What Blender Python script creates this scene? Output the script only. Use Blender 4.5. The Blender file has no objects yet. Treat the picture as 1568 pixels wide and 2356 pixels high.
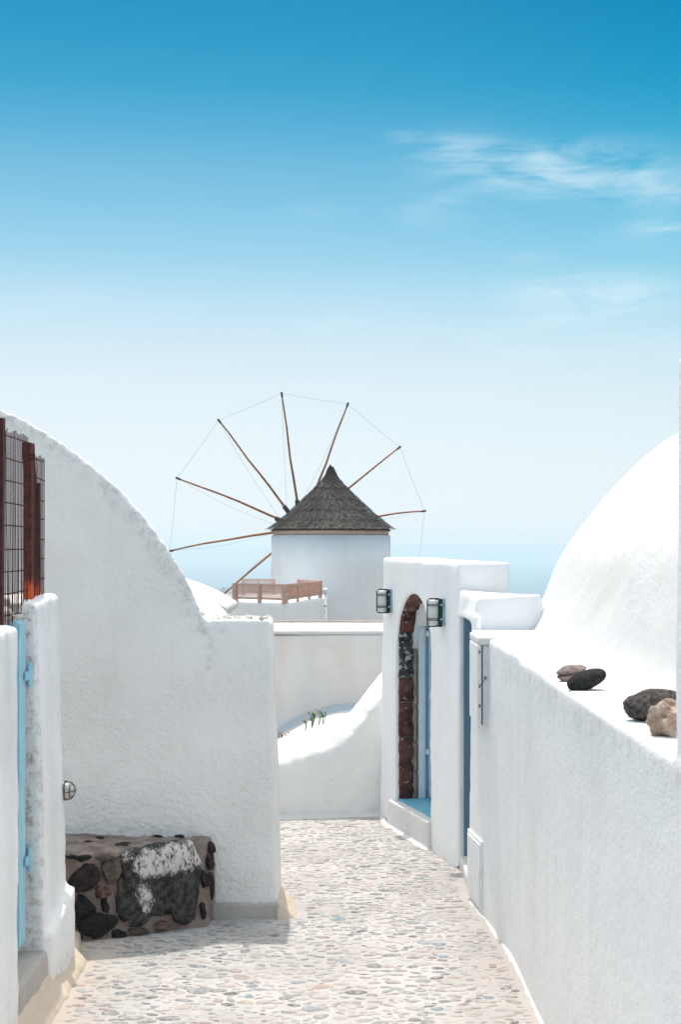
import bpy, bmesh, math, random
from mathutils import Vector, noise
random.seed(7)
R = math.radians
S = bpy.context.scene
C = S.collection

# ------------------------------------------------------------------ camera
# photo grid 1568 x 2356; a pixel is turned into a direction, the distance comes from the ground or the wall it touches
F, CX, HZ, EYE = 3272.0, 784.0, 1262.0, 2.1
def P(px, py, d):
    return Vector(((px - CX) / F * d, d, EYE - (py - HZ) / F * d))
def G(px, py, z=0.0):
    return P(px, py, (EYE - z) * F / (py - HZ))
cam = bpy.data.objects.new('camera', bpy.data.cameras.new('camera'))
C.objects.link(cam)
cam.location = (0, 0, EYE)
cam.rotation_euler = (R(90), 0, 0)
cam.data.sensor_fit = 'VERTICAL'
cam.data.sensor_height = 36
cam.data.lens = 50
cam.data.shift_y = (HZ - 1178) / 2356
cam.data.clip_start = 0.1
cam.data.clip_end = 120000
cam.data.dof.use_dof = True
cam.data.dof.focus_distance = 16
cam.data.dof.aperture_fstop = 11
S.camera = cam

# ------------------------------------------------------------------ sky, sun, exposure
SUN_EL, SUN_AZ = 71.0, -12.0          # azimuth from +Y towards +X
W = bpy.data.worlds.new('World'); S.world = W; W.use_nodes = True
nt = W.node_tree; nt.nodes.clear()
def wn(t, **k):
    n = nt.nodes.new(t)
    for a, b in k.items(): setattr(n, a, b)
    return n
def wmath(op, a, b=None, clamp=False):
    n = wn('ShaderNodeMath', operation=op); n.use_clamp = clamp
    for i, v in enumerate((a, b)):
        if v is None: continue
        if isinstance(v, (int, float)): n.inputs[i].default_value = v
        else: nt.links.new(v, n.inputs[i])
    return n.outputs[0]
sky = wn('ShaderNodeTexSky', sky_type='NISHITA', sun_disc=False, sun_elevation=R(SUN_EL), sun_rotation=R(SUN_AZ),
         altitude=100, air_density=1.0, dust_density=1.0, ozone_density=3.0)
tc = wn('ShaderNodeTexCoord')
sep = wn('ShaderNodeSeparateXYZ'); nt.links.new(tc.outputs['Generated'], sep.inputs[0])
az = wmath('DIVIDE', sep.outputs['X'], wmath('MAXIMUM', sep.outputs['Y'], 0.05))      # tan(azimuth) right of the view
el = wmath('DIVIDE', sep.outputs['Z'], wmath('MAXIMUM', wmath('SQRT', wmath('ADD', wmath('MULTIPLY', sep.outputs['X'], sep.outputs['X']), wmath('MULTIPLY', sep.outputs['Y'], sep.outputs['Y']))), 0.02))
# sky tint, brightened overhead as fill for shaded walls (one curve over elevation, the same all round)
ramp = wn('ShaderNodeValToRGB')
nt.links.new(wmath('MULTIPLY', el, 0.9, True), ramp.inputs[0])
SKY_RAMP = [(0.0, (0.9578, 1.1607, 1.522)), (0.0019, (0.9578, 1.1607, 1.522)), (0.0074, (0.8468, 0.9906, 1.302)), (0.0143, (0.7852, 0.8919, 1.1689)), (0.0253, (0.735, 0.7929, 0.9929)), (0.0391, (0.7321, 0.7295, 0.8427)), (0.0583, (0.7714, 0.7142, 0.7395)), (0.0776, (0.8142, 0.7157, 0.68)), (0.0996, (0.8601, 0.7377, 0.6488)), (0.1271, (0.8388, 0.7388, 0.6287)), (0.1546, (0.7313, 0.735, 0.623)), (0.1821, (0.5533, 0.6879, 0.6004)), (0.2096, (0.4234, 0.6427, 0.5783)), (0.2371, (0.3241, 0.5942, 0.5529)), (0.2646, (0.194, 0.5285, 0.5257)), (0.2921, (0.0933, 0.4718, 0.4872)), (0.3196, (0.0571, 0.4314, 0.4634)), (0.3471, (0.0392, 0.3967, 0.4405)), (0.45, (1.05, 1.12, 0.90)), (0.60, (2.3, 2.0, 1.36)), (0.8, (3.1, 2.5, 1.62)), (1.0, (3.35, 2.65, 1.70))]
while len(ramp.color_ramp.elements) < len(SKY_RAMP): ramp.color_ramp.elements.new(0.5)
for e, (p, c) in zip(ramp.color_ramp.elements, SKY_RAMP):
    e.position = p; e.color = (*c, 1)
# soft local darkening painted into the upper right of the sky
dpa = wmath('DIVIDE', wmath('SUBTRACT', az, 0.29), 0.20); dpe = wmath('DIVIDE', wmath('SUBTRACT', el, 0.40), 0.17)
sky_dark = wmath('MULTIPLY', wmath('POWER', 2.718, wmath('MULTIPLY', wmath('ADD', wmath('MULTIPLY', dpa, dpa), wmath('MULTIPLY', dpe, dpe)), -1.0)), wmath('GREATER_THAN', sep.outputs['Y'], 0.1), True)
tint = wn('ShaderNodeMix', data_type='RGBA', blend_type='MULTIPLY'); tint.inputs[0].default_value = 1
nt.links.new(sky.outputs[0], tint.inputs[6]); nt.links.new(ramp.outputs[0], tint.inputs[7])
# thin cirrus
comb = wn('ShaderNodeCombineXYZ'); nt.links.new(az, comb.inputs[0]); nt.links.new(el, comb.inputs[1])
mp = wn('ShaderNodeMapping'); mp.inputs['Scale'].default_value = (13, 60, 1); mp.inputs['Rotation'].default_value = (0, 0, R(9))
nt.links.new(comb.outputs[0], mp.inputs[0])
nz = wn('ShaderNodeTexNoise'); nz.inputs['Scale'].default_value = 1.0; nz.inputs['Detail'].default_value = 12; nz.inputs['Roughness'].default_value = 0.62; nz.inputs['Distortion'].default_value = 0.6
nt.links.new(mp.outputs[0], nz.inputs['Vector'])
cloud = None
for (cx, cy, rx, ry, k) in [(930, 316, 40, 14, .5), (1045, 350, 95, 44, 1.0), (1190, 400, 130, 46, 1.0), (1260, 360, 190, 26, .7), (1400, 425, 250, 55, .9), (1540, 465, 130, 34, .8), (990, 480, 75, 34, .75),
                            (1540, 553, 110, 28, 1.2), (1300, 672, 150, 30, 1.2), (1430, 700, 170, 40, 1.2), (1290, 735, 110, 30, 1.0), (1215, 600, 60, 14, .35), (740, 480, 80, 22, .3), (90, 705, 170, 44, .7),
                            (1250, 810, 330, 46, .6), (760, 765, 200, 40, .5), (1500, 830, 160, 40, .6)]:
    dx = wmath('DIVIDE', wmath('SUBTRACT', az, (cx - CX) / F), rx / F)
    dy = wmath('DIVIDE', wmath('SUBTRACT', el, (HZ - cy) / F), ry / F)
    g = wmath('MULTIPLY', wmath('POWER', 2.718, wmath('MULTIPLY', wmath('ADD', wmath('MULTIPLY', dx, dx), wmath('MULTIPLY', dy, dy)), -1.0)), k)
    cloud = g if cloud is None else wmath('ADD', cloud, g)
# the same kind of wisps go on round the rest of the sky
wide = wn('ShaderNodeTexNoise'); wide.inputs['Scale'].default_value = 2.2; wide.inputs['Detail'].default_value = 3
nt.links.new(tc.outputs['Generated'], wide.inputs['Vector'])
behind = wmath('MULTIPLY', wmath('MULTIPLY', wmath('SUBTRACT', wide.outputs[0], 0.5, True), 2.0), wmath('LESS_THAN', sep.outputs['Y'], 0.5))
cloud = wmath('ADD', cloud, behind)
wisp = wmath('MULTIPLY', wmath('SUBTRACT', nz.outputs[0], 0.36, True), 2.6, True)
camt = wmath('MULTIPLY', wmath('MULTIPLY', cloud, wisp), 0.66, True)
cm = wn('ShaderNodeMix', data_type='RGBA'); nt.links.new(camt, cm.inputs[0]); 
pm = wn('ShaderNodeMix', data_type='RGBA', blend_type='MULTIPLY'); nt.links.new(sky_dark, pm.inputs[0]); nt.links.new(tint.outputs[2], pm.inputs[6]); pm.inputs[7].default_value = (0.0, 0.87, 0.93, 1)
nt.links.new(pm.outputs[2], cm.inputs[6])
cm.inputs[7].default_value = (3.3, 4.1, 4.5, 1)
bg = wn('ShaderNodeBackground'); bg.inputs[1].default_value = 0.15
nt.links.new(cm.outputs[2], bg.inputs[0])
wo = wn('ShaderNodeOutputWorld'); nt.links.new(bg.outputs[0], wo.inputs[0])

sd = bpy.data.lights.new('sun', 'SUN'); sun = bpy.data.objects.new('sun', sd); C.objects.link(sun)
sd.energy = 2.35; sd.angle = R(0.6); sd.color = (1.0, 0.945, 0.885)
to_sun = Vector((math.sin(R(SUN_AZ)) * math.cos(R(SUN_EL)), math.cos(R(SUN_AZ)) * math.cos(R(SUN_EL)), math.sin(R(SUN_EL))))
sun.rotation_euler = to_sun.to_track_quat('Z', 'Y').to_euler()
sun.location = (0, 20, 40)
vs = S.view_settings
vs.view_transform = 'Standard'; vs.look = 'None'; vs.gamma = 1; vs.use_curve_mapping = False
vs.exposure = 0.55
S.render.engine = 'CYCLES'
S.cycles.use_denoising = True
S.cycles.max_bounces = 8; S.cycles.diffuse_bounces = 6; S.cycles.glossy_bounces = 3; S.cycles.transmission_bounces = 6; S.cycles.volume_bounces = 1
S.cycles.sample_clamp_indirect = 8

# ------------------------------------------------------------------ helpers
def tag(o, label=None, cat=None, group=None, kind=None):
    if label: o['label'] = label
    if cat: o['category'] = cat
    if group: o['group'] = group
    if kind: o['kind'] = kind
    return o
def thing(name, label, cat, loc=(0, 0, 0), group=None):
    o = bpy.data.objects.new(name, None); C.objects.link(o); o.location = loc; o.empty_display_size = 0.1
    return tag(o, label, cat, group)
def link(name, me, parent=None, mat=None):
    o = bpy.data.objects.new(name, me); C.objects.link(o)
    if mat is not None: me.materials.clear(); me.materials.append(mat)
    if parent is not None:
        o.parent = parent
        p = parent; off = Vector(p.location)
        while p.parent: p = p.parent; off += Vector(p.location)
        o.location = -off          # meshes are written in world coordinates
    return o
def mesh(name, v, f, mat, parent=None, smooth=False):
    me = bpy.data.meshes.new(name); me.from_pydata([tuple(a) for a in v], [], f); me.update()
    bm = bmesh.new(); bm.from_mesh(me); bmesh.ops.recalc_face_normals(bm, faces=bm.faces); bm.to_mesh(me); bm.free()
    if smooth: me.polygons.foreach_set('use_smooth', [True] * len(me.polygons))
    return link(name, me, parent, mat)
class MB:
    def __init__(s): s.v = []; s.f = []; s.c = []
    def add(s, v, f, col=None):
        o = len(s.v); s.v += [Vector(a) for a in v]; s.f += [tuple(i + o for i in q) for q in f]
        s.c += [col or (1, 1, 1)] * len(v); return s
    def build(s, name, mat, parent=None, smooth=False, colors=False):
        o = mesh(name, s.v, s.f, mat, parent, smooth)
        if colors:
            a = o.data.color_attributes.new('Col', 'FLOAT_COLOR', 'POINT')
            a.data.foreach_set('color', [x for c in s.c for x in (*c, 1)])
        return o
def loft(r0, r1):
    n = len(r0)
    return [*r0, *r1], [tuple(range(n)), tuple(range(n, 2 * n))] + [(i, (i + 1) % n, n + (i + 1) % n, n + i) for i in range(n)]
def prism(xy, z0, z1):
    zz = z1 if isinstance(z1, (list, tuple)) else [z1] * len(xy)
    return loft([(x, y, z0) for x, y in xy], [(x, y, z) for (x, y), z in zip(xy, zz)])
def prof_y(xz, y0, y1):
    return loft([(x, y0, z) for x, z in xz], [(x, y1, z) for x, z in xz])
def box(a, b):
    (x0, y0, z0), (x1, y1, z1) = a, b
    return prism([(x0, y0), (x1, y0), (x1, y1), (x0, y1)], z0, z1)
def obox(c, ax, ay, az):
    c = Vector(c); ax = Vector(ax); ay = Vector(ay); az = Vector(az)
    return ([c + sx * ax + sy * ay + sz * az for sz in (-1, 1) for sx, sy in ((-1, -1), (1, -1), (1, 1), (-1, 1))],
            [(0, 1, 2, 3), (4, 5, 6, 7), (0, 1, 5, 4), (1, 2, 6, 5), (2, 3, 7, 6), (3, 0, 4, 7)])
def tube(pts, rad, n=8, cap=True):
    pts = [Vector(p) for p in pts]; m = len(pts)
    rr = rad if isinstance(rad, (list, tuple)) else [rad] * m
    v = []; f = []
    for i, p in enumerate(pts):
        t = (pts[min(i + 1, m - 1)] - pts[max(i - 1, 0)]).normalized()
        u = t.cross(Vector((0, 0, 1)) if abs(t.z) < 0.9 else Vector((1, 0, 0))).normalized(); w = t.cross(u)
        v += [p + rr[i] * (math.cos(2 * math.pi * k / n) * u + math.sin(2 * math.pi * k / n) * w) for k in range(n)]
    for i in range(m - 1):
        f += [(i * n + k, i * n + (k + 1) % n, (i + 1) * n + (k + 1) % n, (i + 1) * n + k) for k in range(n)]
    if cap: f += [tuple(range(n)), tuple(range((m - 1) * n, m * n))]
    return v, f
def lathe(prof, c, n=48, cap=True):
    c = Vector(c); v = []; f = []
    for r, z in prof: v += [c + Vector((r * math.cos(2 * math.pi * k / n), r * math.sin(2 * math.pi * k / n), z)) for k in range(n)]
    for i in range(len(prof) - 1):
        f += [(i * n + k, i * n + (k + 1) % n, (i + 1) * n + (k + 1) % n, (i + 1) * n + k) for k in range(n)]
    if cap: f += [tuple(range(n)), tuple(range((len(prof) - 1) * n, len(prof) * n))]
    return v, f
def crom(pts, per=6, closed=False):
    pts = [Vector(p) for p in pts]; n = len(pts); out = []
    for i in range(n if closed else n - 1):
        g = (lambda k: pts[k % n]) if closed else (lambda k: pts[min(max(k, 0), n - 1)])
        a, b, c, d = g(i - 1), g(i), g(i + 1), g(i + 2)
        for k in range(per):
            t = k / per
            out.append(0.5 * ((2 * b) + (c - a) * t + (2 * a - 5 * b + 4 * c - d) * t * t + (3 * b - a - 3 * c + d) * t ** 3))
    if not closed: out.append(pts[-1].copy())
    return out
_clouds = {}
def clouds(scale, depth=2):
    k = (scale, depth)
    if k not in _clouds:
        t = bpy.data.textures.new('lumps', 'CLOUDS'); t.noise_scale = scale; t.noise_depth = depth; _clouds[k] = t
    return _clouds[k]
def soften(o, voxel, its=6, lumps=((0.35, 0.02),)):
    """hand-trowelled masonry: weld the solids, round the edges, add unevenness"""
    m = o.modifiers.new('weld', 'REMESH'); m.mode = 'VOXEL'; m.voxel_size = voxel; m.use_smooth_shade = True
    m = o.modifiers.new('round', 'SMOOTH'); m.factor = 0.5; m.iterations = its
    for sc, st in lumps:
        m = o.modifiers.new('lumps', 'DISPLACE'); m.texture = clouds(sc); m.texture_coords = 'GLOBAL'; m.strength = st; m.mid_level = 0.5
    dg = bpy.context.evaluated_depsgraph_get(); dg.update()
    me = bpy.data.meshes.new_from_object(o.evaluated_get(dg)); old = o.data; mats = list(old.materials)
    o.modifiers.clear(); o.data = me; bpy.data.meshes.remove(old)
    me.materials.clear()
    for mt in mats: me.materials.append(mt)
    return o
def masonry(name, solids, mat, parent=None, voxel=0.015, its=6, lumps=((0.35, 0.02),)):
    mb = MB()
    for v, f in solids: mb.add(v, f)
    return soften(mb.build(name, mat, parent), voxel, its, lumps)
def bevel(o, w, seg=2):
    bm = bmesh.new(); bm.from_mesh(o.data)
    bmesh.ops.bevel(bm, geom=[e for e in bm.edges if len(e.link_faces) == 2 and e.calc_face_angle(0) > 0.6], offset=w, segments=seg, affect='EDGES', clamp_overlap=True)
    bm.to_mesh(o.data); bm.free(); return o
def blob(c, rad, rot=(0, 0, 0), amp=0.18, freq=1.6, sub=3, fn=None):
    bm = bmesh.new(); bmesh.ops.create_icosphere(bm, subdivisions=sub, radius=1)
    from mathutils import Euler
    q = Euler(rot).to_matrix(); off = Vector((random.uniform(-50, 50) for _ in range(3)))
    for v in bm.verts:
        n = v.co.normalized(); k = 1 + amp * noise.noise(n * freq + off) + amp * 0.35 * noise.noise(n * freq * 3.1 + off)
        if fn: k *= fn(n)
        v.co = Vector(c) + q @ Vector((n.x * rad[0] * k, n.y * rad[1] * k, n.z * rad[2] * k))
    vv = [v.co.copy() for v in bm.verts]; bm.verts.index_update(); ff = [tuple(v.index for v in f.verts) for f in bm.faces]; bm.free()
    return vv, ff

# ------------------------------------------------------------------ materials
class NT:
    def __init__(s, name, rough=0.85, spec=0.25):
        s.m = bpy.data.materials.new(name); s.m.use_nodes = True; s.t = s.m.node_tree
        s.b = s.t.nodes['Principled BSDF']; s.b.inputs['Roughness'].default_value = rough
        s.b.inputs['Specular IOR Level'].default_value = spec
        s.pos = s.t.nodes.new('ShaderNodeNewGeometry').outputs['Position']
    def n(s, t, **k):
        n = s.t.nodes.new(t)
        for a, b in k.items(): setattr(n, a, b)
        return n
    def put(s, sock, v):
        if hasattr(v, 'is_linked'): s.t.links.new(v, sock)
        elif isinstance(v, (tuple, list)) and len(v) == 3 and len(sock.default_value) == 4: sock.default_value = (*v, 1)
        else: sock.default_value = v
    def math(s, op, a, b=None, clamp=False):
        n = s.n('ShaderNodeMath', operation=op); n.use_clamp = clamp; s.put(n.inputs[0], a)
        if b is not None: s.put(n.inputs[1], b)
        return n.outputs[0]
    def noise(s, scale, detail=4, rough=0.55, stretch=None, dist=0.0, vec=None, off=None):
        v = vec or s.pos
        if stretch or off:
            m = s.n('ShaderNodeMapping'); s.put(m.inputs[0], v)
            if stretch: m.inputs['Scale'].default_value = stretch
            if off: m.inputs['Location'].default_value = off
            v = m.outputs[0]
        n = s.n('ShaderNodeTexNoise'); s.put(n.inputs['Vector'], v)
        n.inputs['Scale'].default_value = scale; n.inputs['Detail'].default_value = detail; n.inputs['Roughness'].default_value = rough; n.inputs['Distortion'].default_value = dist
        return n.outputs[0]
    def step(s, v, lo, hi):
        n = s.n('ShaderNodeMapRange'); n.clamp = True; n.interpolation_type = 'SMOOTHSTEP'
        s.put(n.inputs[0], v); n.inputs[1].default_value = lo; n.inputs[2].default_value = hi
        return n.outputs[0]
    def mix(s, f, a, b, blend='MIX'):
        n = s.n('ShaderNodeMix', data_type='RGBA', blend_type=blend); s.put(n.inputs[0], f); s.put(n.inputs[6], a); s.put(n.inputs[7], b)
        return n.outputs[2]
    def attr(s, name='Col'):
        n = s.n('ShaderNodeAttribute', attribute_name=name); return n
    def color(s, c): s.put(s.b.inputs['Base Color'], c); return s
    def bump(s, h, dist=0.005, strength=1.0):
        n = s.n('ShaderNodeBump'); n.inputs['Strength'].default_value = strength; n.inputs['Distance'].default_value = dist
        s.put(n.inputs['Height'], h); s.t.links.new(n.outputs[0], s.b.inputs['Normal']); return s
def plaster(name, col=(0.84, 0.835, 0.82), grime=(0.50, 0.46, 0.42), amount=0.3, streak=0.25, grain=42, depth=0.006, dirt=None, warm=None):
    k = NT(name, 0.92, 0.12)
    c = k.mix(k.math('MULTIPLY', k.step(k.noise(1.3, 5), 0.42, 0.72), amount), col, grime)
    if streak: c = k.mix(k.math('MULTIPLY', k.step(k.noise(4.5, 5, 0.6, (1, 1, 0.09)), 0.46, 0.74), streak), c, (0.52, 0.52, 0.53))
    if warm: c = k.mix(k.math('MULTIPLY', k.step(k.noise(2.2, 4, off=(3, 8, 1)), 0.45, 0.7), warm[1]), c, warm[0])
    c = k.mix(k.math('MULTIPLY', k.step(k.noise(30, 3, 0.5, off=(9, 2, 4)), 0.66, 0.76), 0.16), c, (0.42, 0.38, 0.34))
    if dirt:
        a = k.attr('dirt'); n = k.step(k.noise(24, 7, 0.7), 0.44, 0.66)
        m = k.math('MULTIPLY', k.math('MULTIPLY', a.outputs['Fac'], k.math('ADD', n, 0.12)), dirt[1], True)
        c = k.mix(m, c, dirt[0])
    k.color(c)
    patch = k.math('ADD', k.math('MULTIPLY', k.step(k.noise(1.7, 4, 0.6, off=(7, 3, 5)), 0.38, 0.62), 0.8), 0.3)
    h = k.math('ADD', k.math('MULTIPLY', k.noise(grain, 4, 0.55, dist=0.3), patch), k.math('MULTIPLY', k.noise(grain * 0.22, 3), 0.9))
    k.bump(h, depth); return k.m
M = {}
M['white'] = plaster('whitewash')
M['white_clean'] = plaster('clean_whitewash', (0.84, 0.845, 0.85), amount=0.10, streak=0.14, grain=22, depth=0.004)
M['white_roof'] = plaster('roof_whitewash', (0.66, 0.66, 0.655), amount=0.16, streak=0.14, grain=30, depth=0.006)
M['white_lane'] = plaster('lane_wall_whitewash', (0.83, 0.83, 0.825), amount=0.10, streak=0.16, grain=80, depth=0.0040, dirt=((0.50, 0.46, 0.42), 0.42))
M['stucco'] = plaster('rough_stucco', (0.87, 0.848, 0.818), amount=0.20, streak=0.12, grain=42, depth=0.013, dirt=((0.25, 0.23, 0.21), 1.0))
M['pier'] = plaster('pier_whitewash', (0.84, 0.83, 0.815), amount=0.3, streak=0.3, grain=38, depth=0.007, dirt=((0.40, 0.33, 0.27), 0.95))
M['pink_plaster'] = plaster('bare_pink_plaster', (0.76, 0.73, 0.71), amount=0.25, streak=0.22, grain=14, depth=0.004, warm=((0.66, 0.55, 0.49), 0.4))
M['mill_wall'] = plaster('mill_whitewash', (0.83, 0.835, 0.84), amount=0.06, streak=0.12, grain=3, depth=0.01)
M['concrete'] = plaster('grey_concrete', (0.46, 0.42, 0.385), (0.22, 0.2, 0.18), 0.6, 0.3, 30, 0.006)
M['beige'] = plaster('beige_kerb', (0.62, 0.53, 0.43), (0.42, 0.34, 0.26), 0.6, 0, 24, 0.006)
M['band'] = plaster('tan_band', (0.60, 0.46, 0.38), (0.44, 0.33, 0.27), 0.5, 0.2, 8, 0.01)
M['fillet'] = plaster('blue_grey_mortar', (0.50, 0.54, 0.58), amount=0.3, streak=0, grain=20, depth=0.005)
def simple(name, col, rough=0.6, metal=0.0, var=0.25, scale=12, spec=0.4, bump=0.0, stretch=None, patch=None):
    k = NT(name, rough, spec); k.b.inputs['Metallic'].default_value = metal
    n = k.noise(scale, 5, 0.6, stretch)
    c = k.mix(k.step(n, 0.3, 0.7), tuple(x * (1 - var) for x in col), tuple(min(1, x * (1 + var)) for x in col))
    if patch: c = k.mix(k.step(k.noise(patch[1], 4, 0.6, off=(5, 1, 7)), patch[2], patch[2] + 0.08), c, patch[0])
    k.color(c)
    if bump: k.bump(n, bump)
    return k.m
M['wood'] = simple('spar_wood', (0.30, 0.13, 0.06), 0.7, 0, 0.35, 3, bump=0.01)
M['wood_dark'] = simple('spar_tip_iron', (0.05, 0.028, 0.025), 0.7)
M['wire'] = simple('steel_wire', (0.28, 0.34, 0.38), 0.5, 0.3)
M['lattice'] = simple('terracotta_painted_wood', (0.55, 0.35, 0.29), 0.75, 0, 0.15, 6)
M['pipe'] = simple('white_pipe', (0.75, 0.77, 0.78), 0.5, patch=((0.35, 0.2, 0.12), 9, 0.66))
M['rust'] = simple('rusty_iron', (0.06, 0.013, 0.011), 0.8, 0, 0.5, 25, bump=0.002)
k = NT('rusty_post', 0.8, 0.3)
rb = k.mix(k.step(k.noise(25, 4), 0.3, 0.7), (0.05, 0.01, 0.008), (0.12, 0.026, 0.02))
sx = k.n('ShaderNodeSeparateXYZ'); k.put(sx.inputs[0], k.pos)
orange_foot = k.step(k.math('ADD', sx.outputs['Z'], k.math('MULTIPLY', k.noise(22, 4, 0.6, (1, 1, 0.25)), 0.28)), 2.10, 2.02)  # posts turn bright orange towards the foot, with a ragged edge
k.color(k.mix(orange_foot, rb, (0.62, 0.09, 0.02))); M['rust_post'] = k.m
M['blue_paint'] = simple('pale_blue_paint', (0.33, 0.58, 0.68), 0.55, 0, 0.14, 14, stretch=(4, 4, 0.4), bump=0.003, patch=((0.30, 0.16, 0.09), 26, 0.70))
M['blue_floor'] = simple('blue_threshold_paint', (0.16, 0.43, 0.56), 0.5, 0, 0.12, 10)
M['blue_shade'] = simple('blue_grey_door_paint', (0.22, 0.36, 0.47), 0.6, 0, 0.1, 10)
M['frame_paint'] = simple('pale_frame_paint', (0.66, 0.76, 0.83), 0.5, 0, 0.06, 10, patch=((0.35, 0.28, 0.22), 30, 0.72))
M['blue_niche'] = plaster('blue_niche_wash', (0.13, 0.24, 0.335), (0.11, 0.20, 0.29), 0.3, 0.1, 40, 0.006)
M['green'] = simple('dark_green_metal', (0.012, 0.035, 0.022), 0.35, 0.2)
M['steel'] = simple('grey_lamp_metal', (0.16, 0.155, 0.145), 0.35, 0.8)
M['blue_plate'] = simple('blue_backing_plate', (0.28, 0.42, 0.53), 0.5)
M['cabinet'] = simple('white_cabinet_paint', (0.76, 0.77, 0.775), 0.5, 0, 0.06, 9, patch=((0.34, 0.2, 0.13), 30, 0.72))
M['black'] = simple('dark_gap', (0.02, 0.02, 0.02), 0.9)
k = NT('frosted_glass', 0.35, 0.5); k.color(k.mix(k.noise(20, 3), (0.60, 0.66, 0.65), (0.74, 0.78, 0.77)))
k.b.inputs['Transmission Weight'].default_value = 0.15; M['glass'] = k.m
k = NT('smoky_glass', 0.12, 0.5); k.color((0.62, 0.60, 0.57)); k.b.inputs['Transmission Weight'].default_value = 0.25; M['lamp_glass'] = k.m
M['doormat'] = simple('brown_wood', (0.09, 0.04, 0.03), 0.7, bump=0.004)
M['leaf'] = simple('leaf_green', (0.10, 0.17, 0.06), 0.55, 0, 0.4, 30)
M['leaf_dry'] = simple('dry_flower', (0.50, 0.34, 0.14), 0.7)
M['stem_red'] = simple('red_dry_stem', (0.26, 0.10, 0.08), 0.8)
k = NT('coloured_by_vertex', 0.8, 0.25); a = k.attr()
k.color(k.mix(k.math('MULTIPLY', k.step(k.noise(32, 6, 0.7), 0.42, 0.68), 0.75), a.outputs['Color'], (0.46, 0.44, 0.425)))
k.bump(k.noise(120, 3), 0.002); M['pebble'] = k.m
k = NT('straw', 0.85, 0.2); a = k.attr(); k.color(a.outputs['Color']); M['straw'] = k.m
def stone(name, c1, c2, scale, white=None, rough=0.85, depth=0.006, spots=None):
    k = NT(name, rough, 0.25)
    n = k.noise(scale, 6, 0.65); c = k.mix(k.step(n, 0.35, 0.65), c1, c2)
    if spots: c = k.mix(k.step(k.noise(spots[1], 4, 0.6, off=(2, 7, 3)), spots[2], spots[2] + 0.05), c, spots[0])
    k.color(c); k.bump(k.math('ADD', n, k.noise(scale * 4, 4)), depth); return k
M['lava_red'] = stone('red_lava_stone', (0.050, 0.018, 0.016), (0.13, 0.055, 0.046), 11, spots=((0.46, 0.36, 0.33), 34, 0.635)).m
M['lava_bw'] = stone('black_lava_whitewashed', (0.018, 0.018, 0.018), (0.07, 0.07, 0.07), 18, spots=((0.40, 0.40, 0.385), 26, 0.52)).m
M['lava_brown'] = stone('weathered_brown_stone', (0.055, 0.025, 0.02), (0.20, 0.12, 0.10), 20, spots=((0.48, 0.42, 0.39), 24, 0.62)).m
M['tan_stone'] = stone('tan_mortar_stone', (0.26, 0.22, 0.19), (0.40, 0.35, 0.31), 9).m
M['lava_black'] = stone('black_lava', (0.008, 0.008, 0.009), (0.030, 0.028, 0.028), 30, spots=((0.30, 0.29, 0.29), 55, 0.70)).m
M['lava_dark_brown'] = stone('brown_black_lava', (0.018, 0.012, 0.012), (0.045, 0.032, 0.030), 22, spots=((0.34, 0.28, 0.26), 55, 0.71)).m
M['olive_stone'] = stone('olive_stone', (0.07, 0.06, 0.045), (0.13, 0.11, 0.09), 22).m
k = NT('bench_mortar', 0.92, 0.15)
c = k.mix(k.step(k.noise(9, 6, 0.65), 0.35, 0.68), (0.20, 0.155, 0.135), (0.38, 0.30, 0.265))
c = k.mix(k.math('MULTIPLY', k.step(k.noise(5, 5, 0.6, off=(4, 4, 0)), 0.5, 0.68), 0.6), c, (0.20, 0.165, 0.11))
c = k.mix(k.step(k.noise(26, 5, 0.7, off=(1, 5, 2)), 0.62, 0.70), c, (0.07, 0.062, 0.055))
c = k.mix(k.step(k.noise(60, 3, 0.7, off=(6, 5, 2)), 0.68, 0.74), c, (0.52, 0.47, 0.44))
k.color(c); k.bump(k.math('ADD', k.noise(24, 5), k.noise(90, 3)), 0.010); M['mortar'] = k.m
M['st_pink'] = stone('pink_grey_stone', (0.19, 0.145, 0.135), (0.30, 0.235, 0.22), 40, depth=0.004).m
M['st_black'] = stone('black_pumice', (0.018, 0.019, 0.019), (0.050, 0.052, 0.050), 90, spots=((0.35, 0.35, 0.34), 110, 0.70), depth=0.012).m
M['st_grey'] = stone('grey_vesicular_lava', (0.05, 0.043, 0.041), (0.20, 0.18, 0.172), 60, depth=0.018).m
M['st_tan'] = stone('tan_rock', (0.28, 0.19, 0.14), (0.50, 0.41, 0.34), 30, spots=((0.62, 0.57, 0.52), 18, 0.60), depth=0.006).m
M['rubble'] = stone('pale_rubble', (0.45, 0.40, 0.35), (0.75, 0.72, 0.68), 30).m
k = NT('path_mortar', 0.93, 0.12)
c = k.mix(k.step(k.noise(2.0, 6, 0.6), 0.35, 0.65), (0.40, 0.39, 0.382), (0.495, 0.485, 0.475))
c = k.mix(k.math('MULTIPLY', k.step(k.noise(40, 4, 0.6), 0.5, 0.72), 0.4), c, (0.42, 0.385, 0.36))
sx = k.n('ShaderNodeSeparateXYZ'); k.put(sx.inputs[0], k.pos)
edge = k.step(k.math('ADD', sx.outputs['X'], k.math('MULTIPLY', k.noise(5, 4), 0.5)), 0.72, 1.15)
c = k.mix(k.math('MULTIPLY', edge, 0.55), c, (0.42, 0.365, 0.33))
edge2 = k.step(k.math('ADD', sx.outputs['X'], k.math('MULTIPLY', k.noise(4, 4), 0.5)), -0.72, -1.05)
c = k.mix(k.math('MULTIPLY', edge2, 0.55), c, (0.56, 0.46, 0.37))
k.color(c); k.bump(k.math('ADD', k.noise(26, 5), k.math('MULTIPLY', k.noise(110, 3), 0.5)), 0.010); M['path'] = k.m
M['hill'] = simple('dry_hillside', (0.30, 0.25, 0.18), 0.95, 0, 0.3, 0.2)
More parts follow.
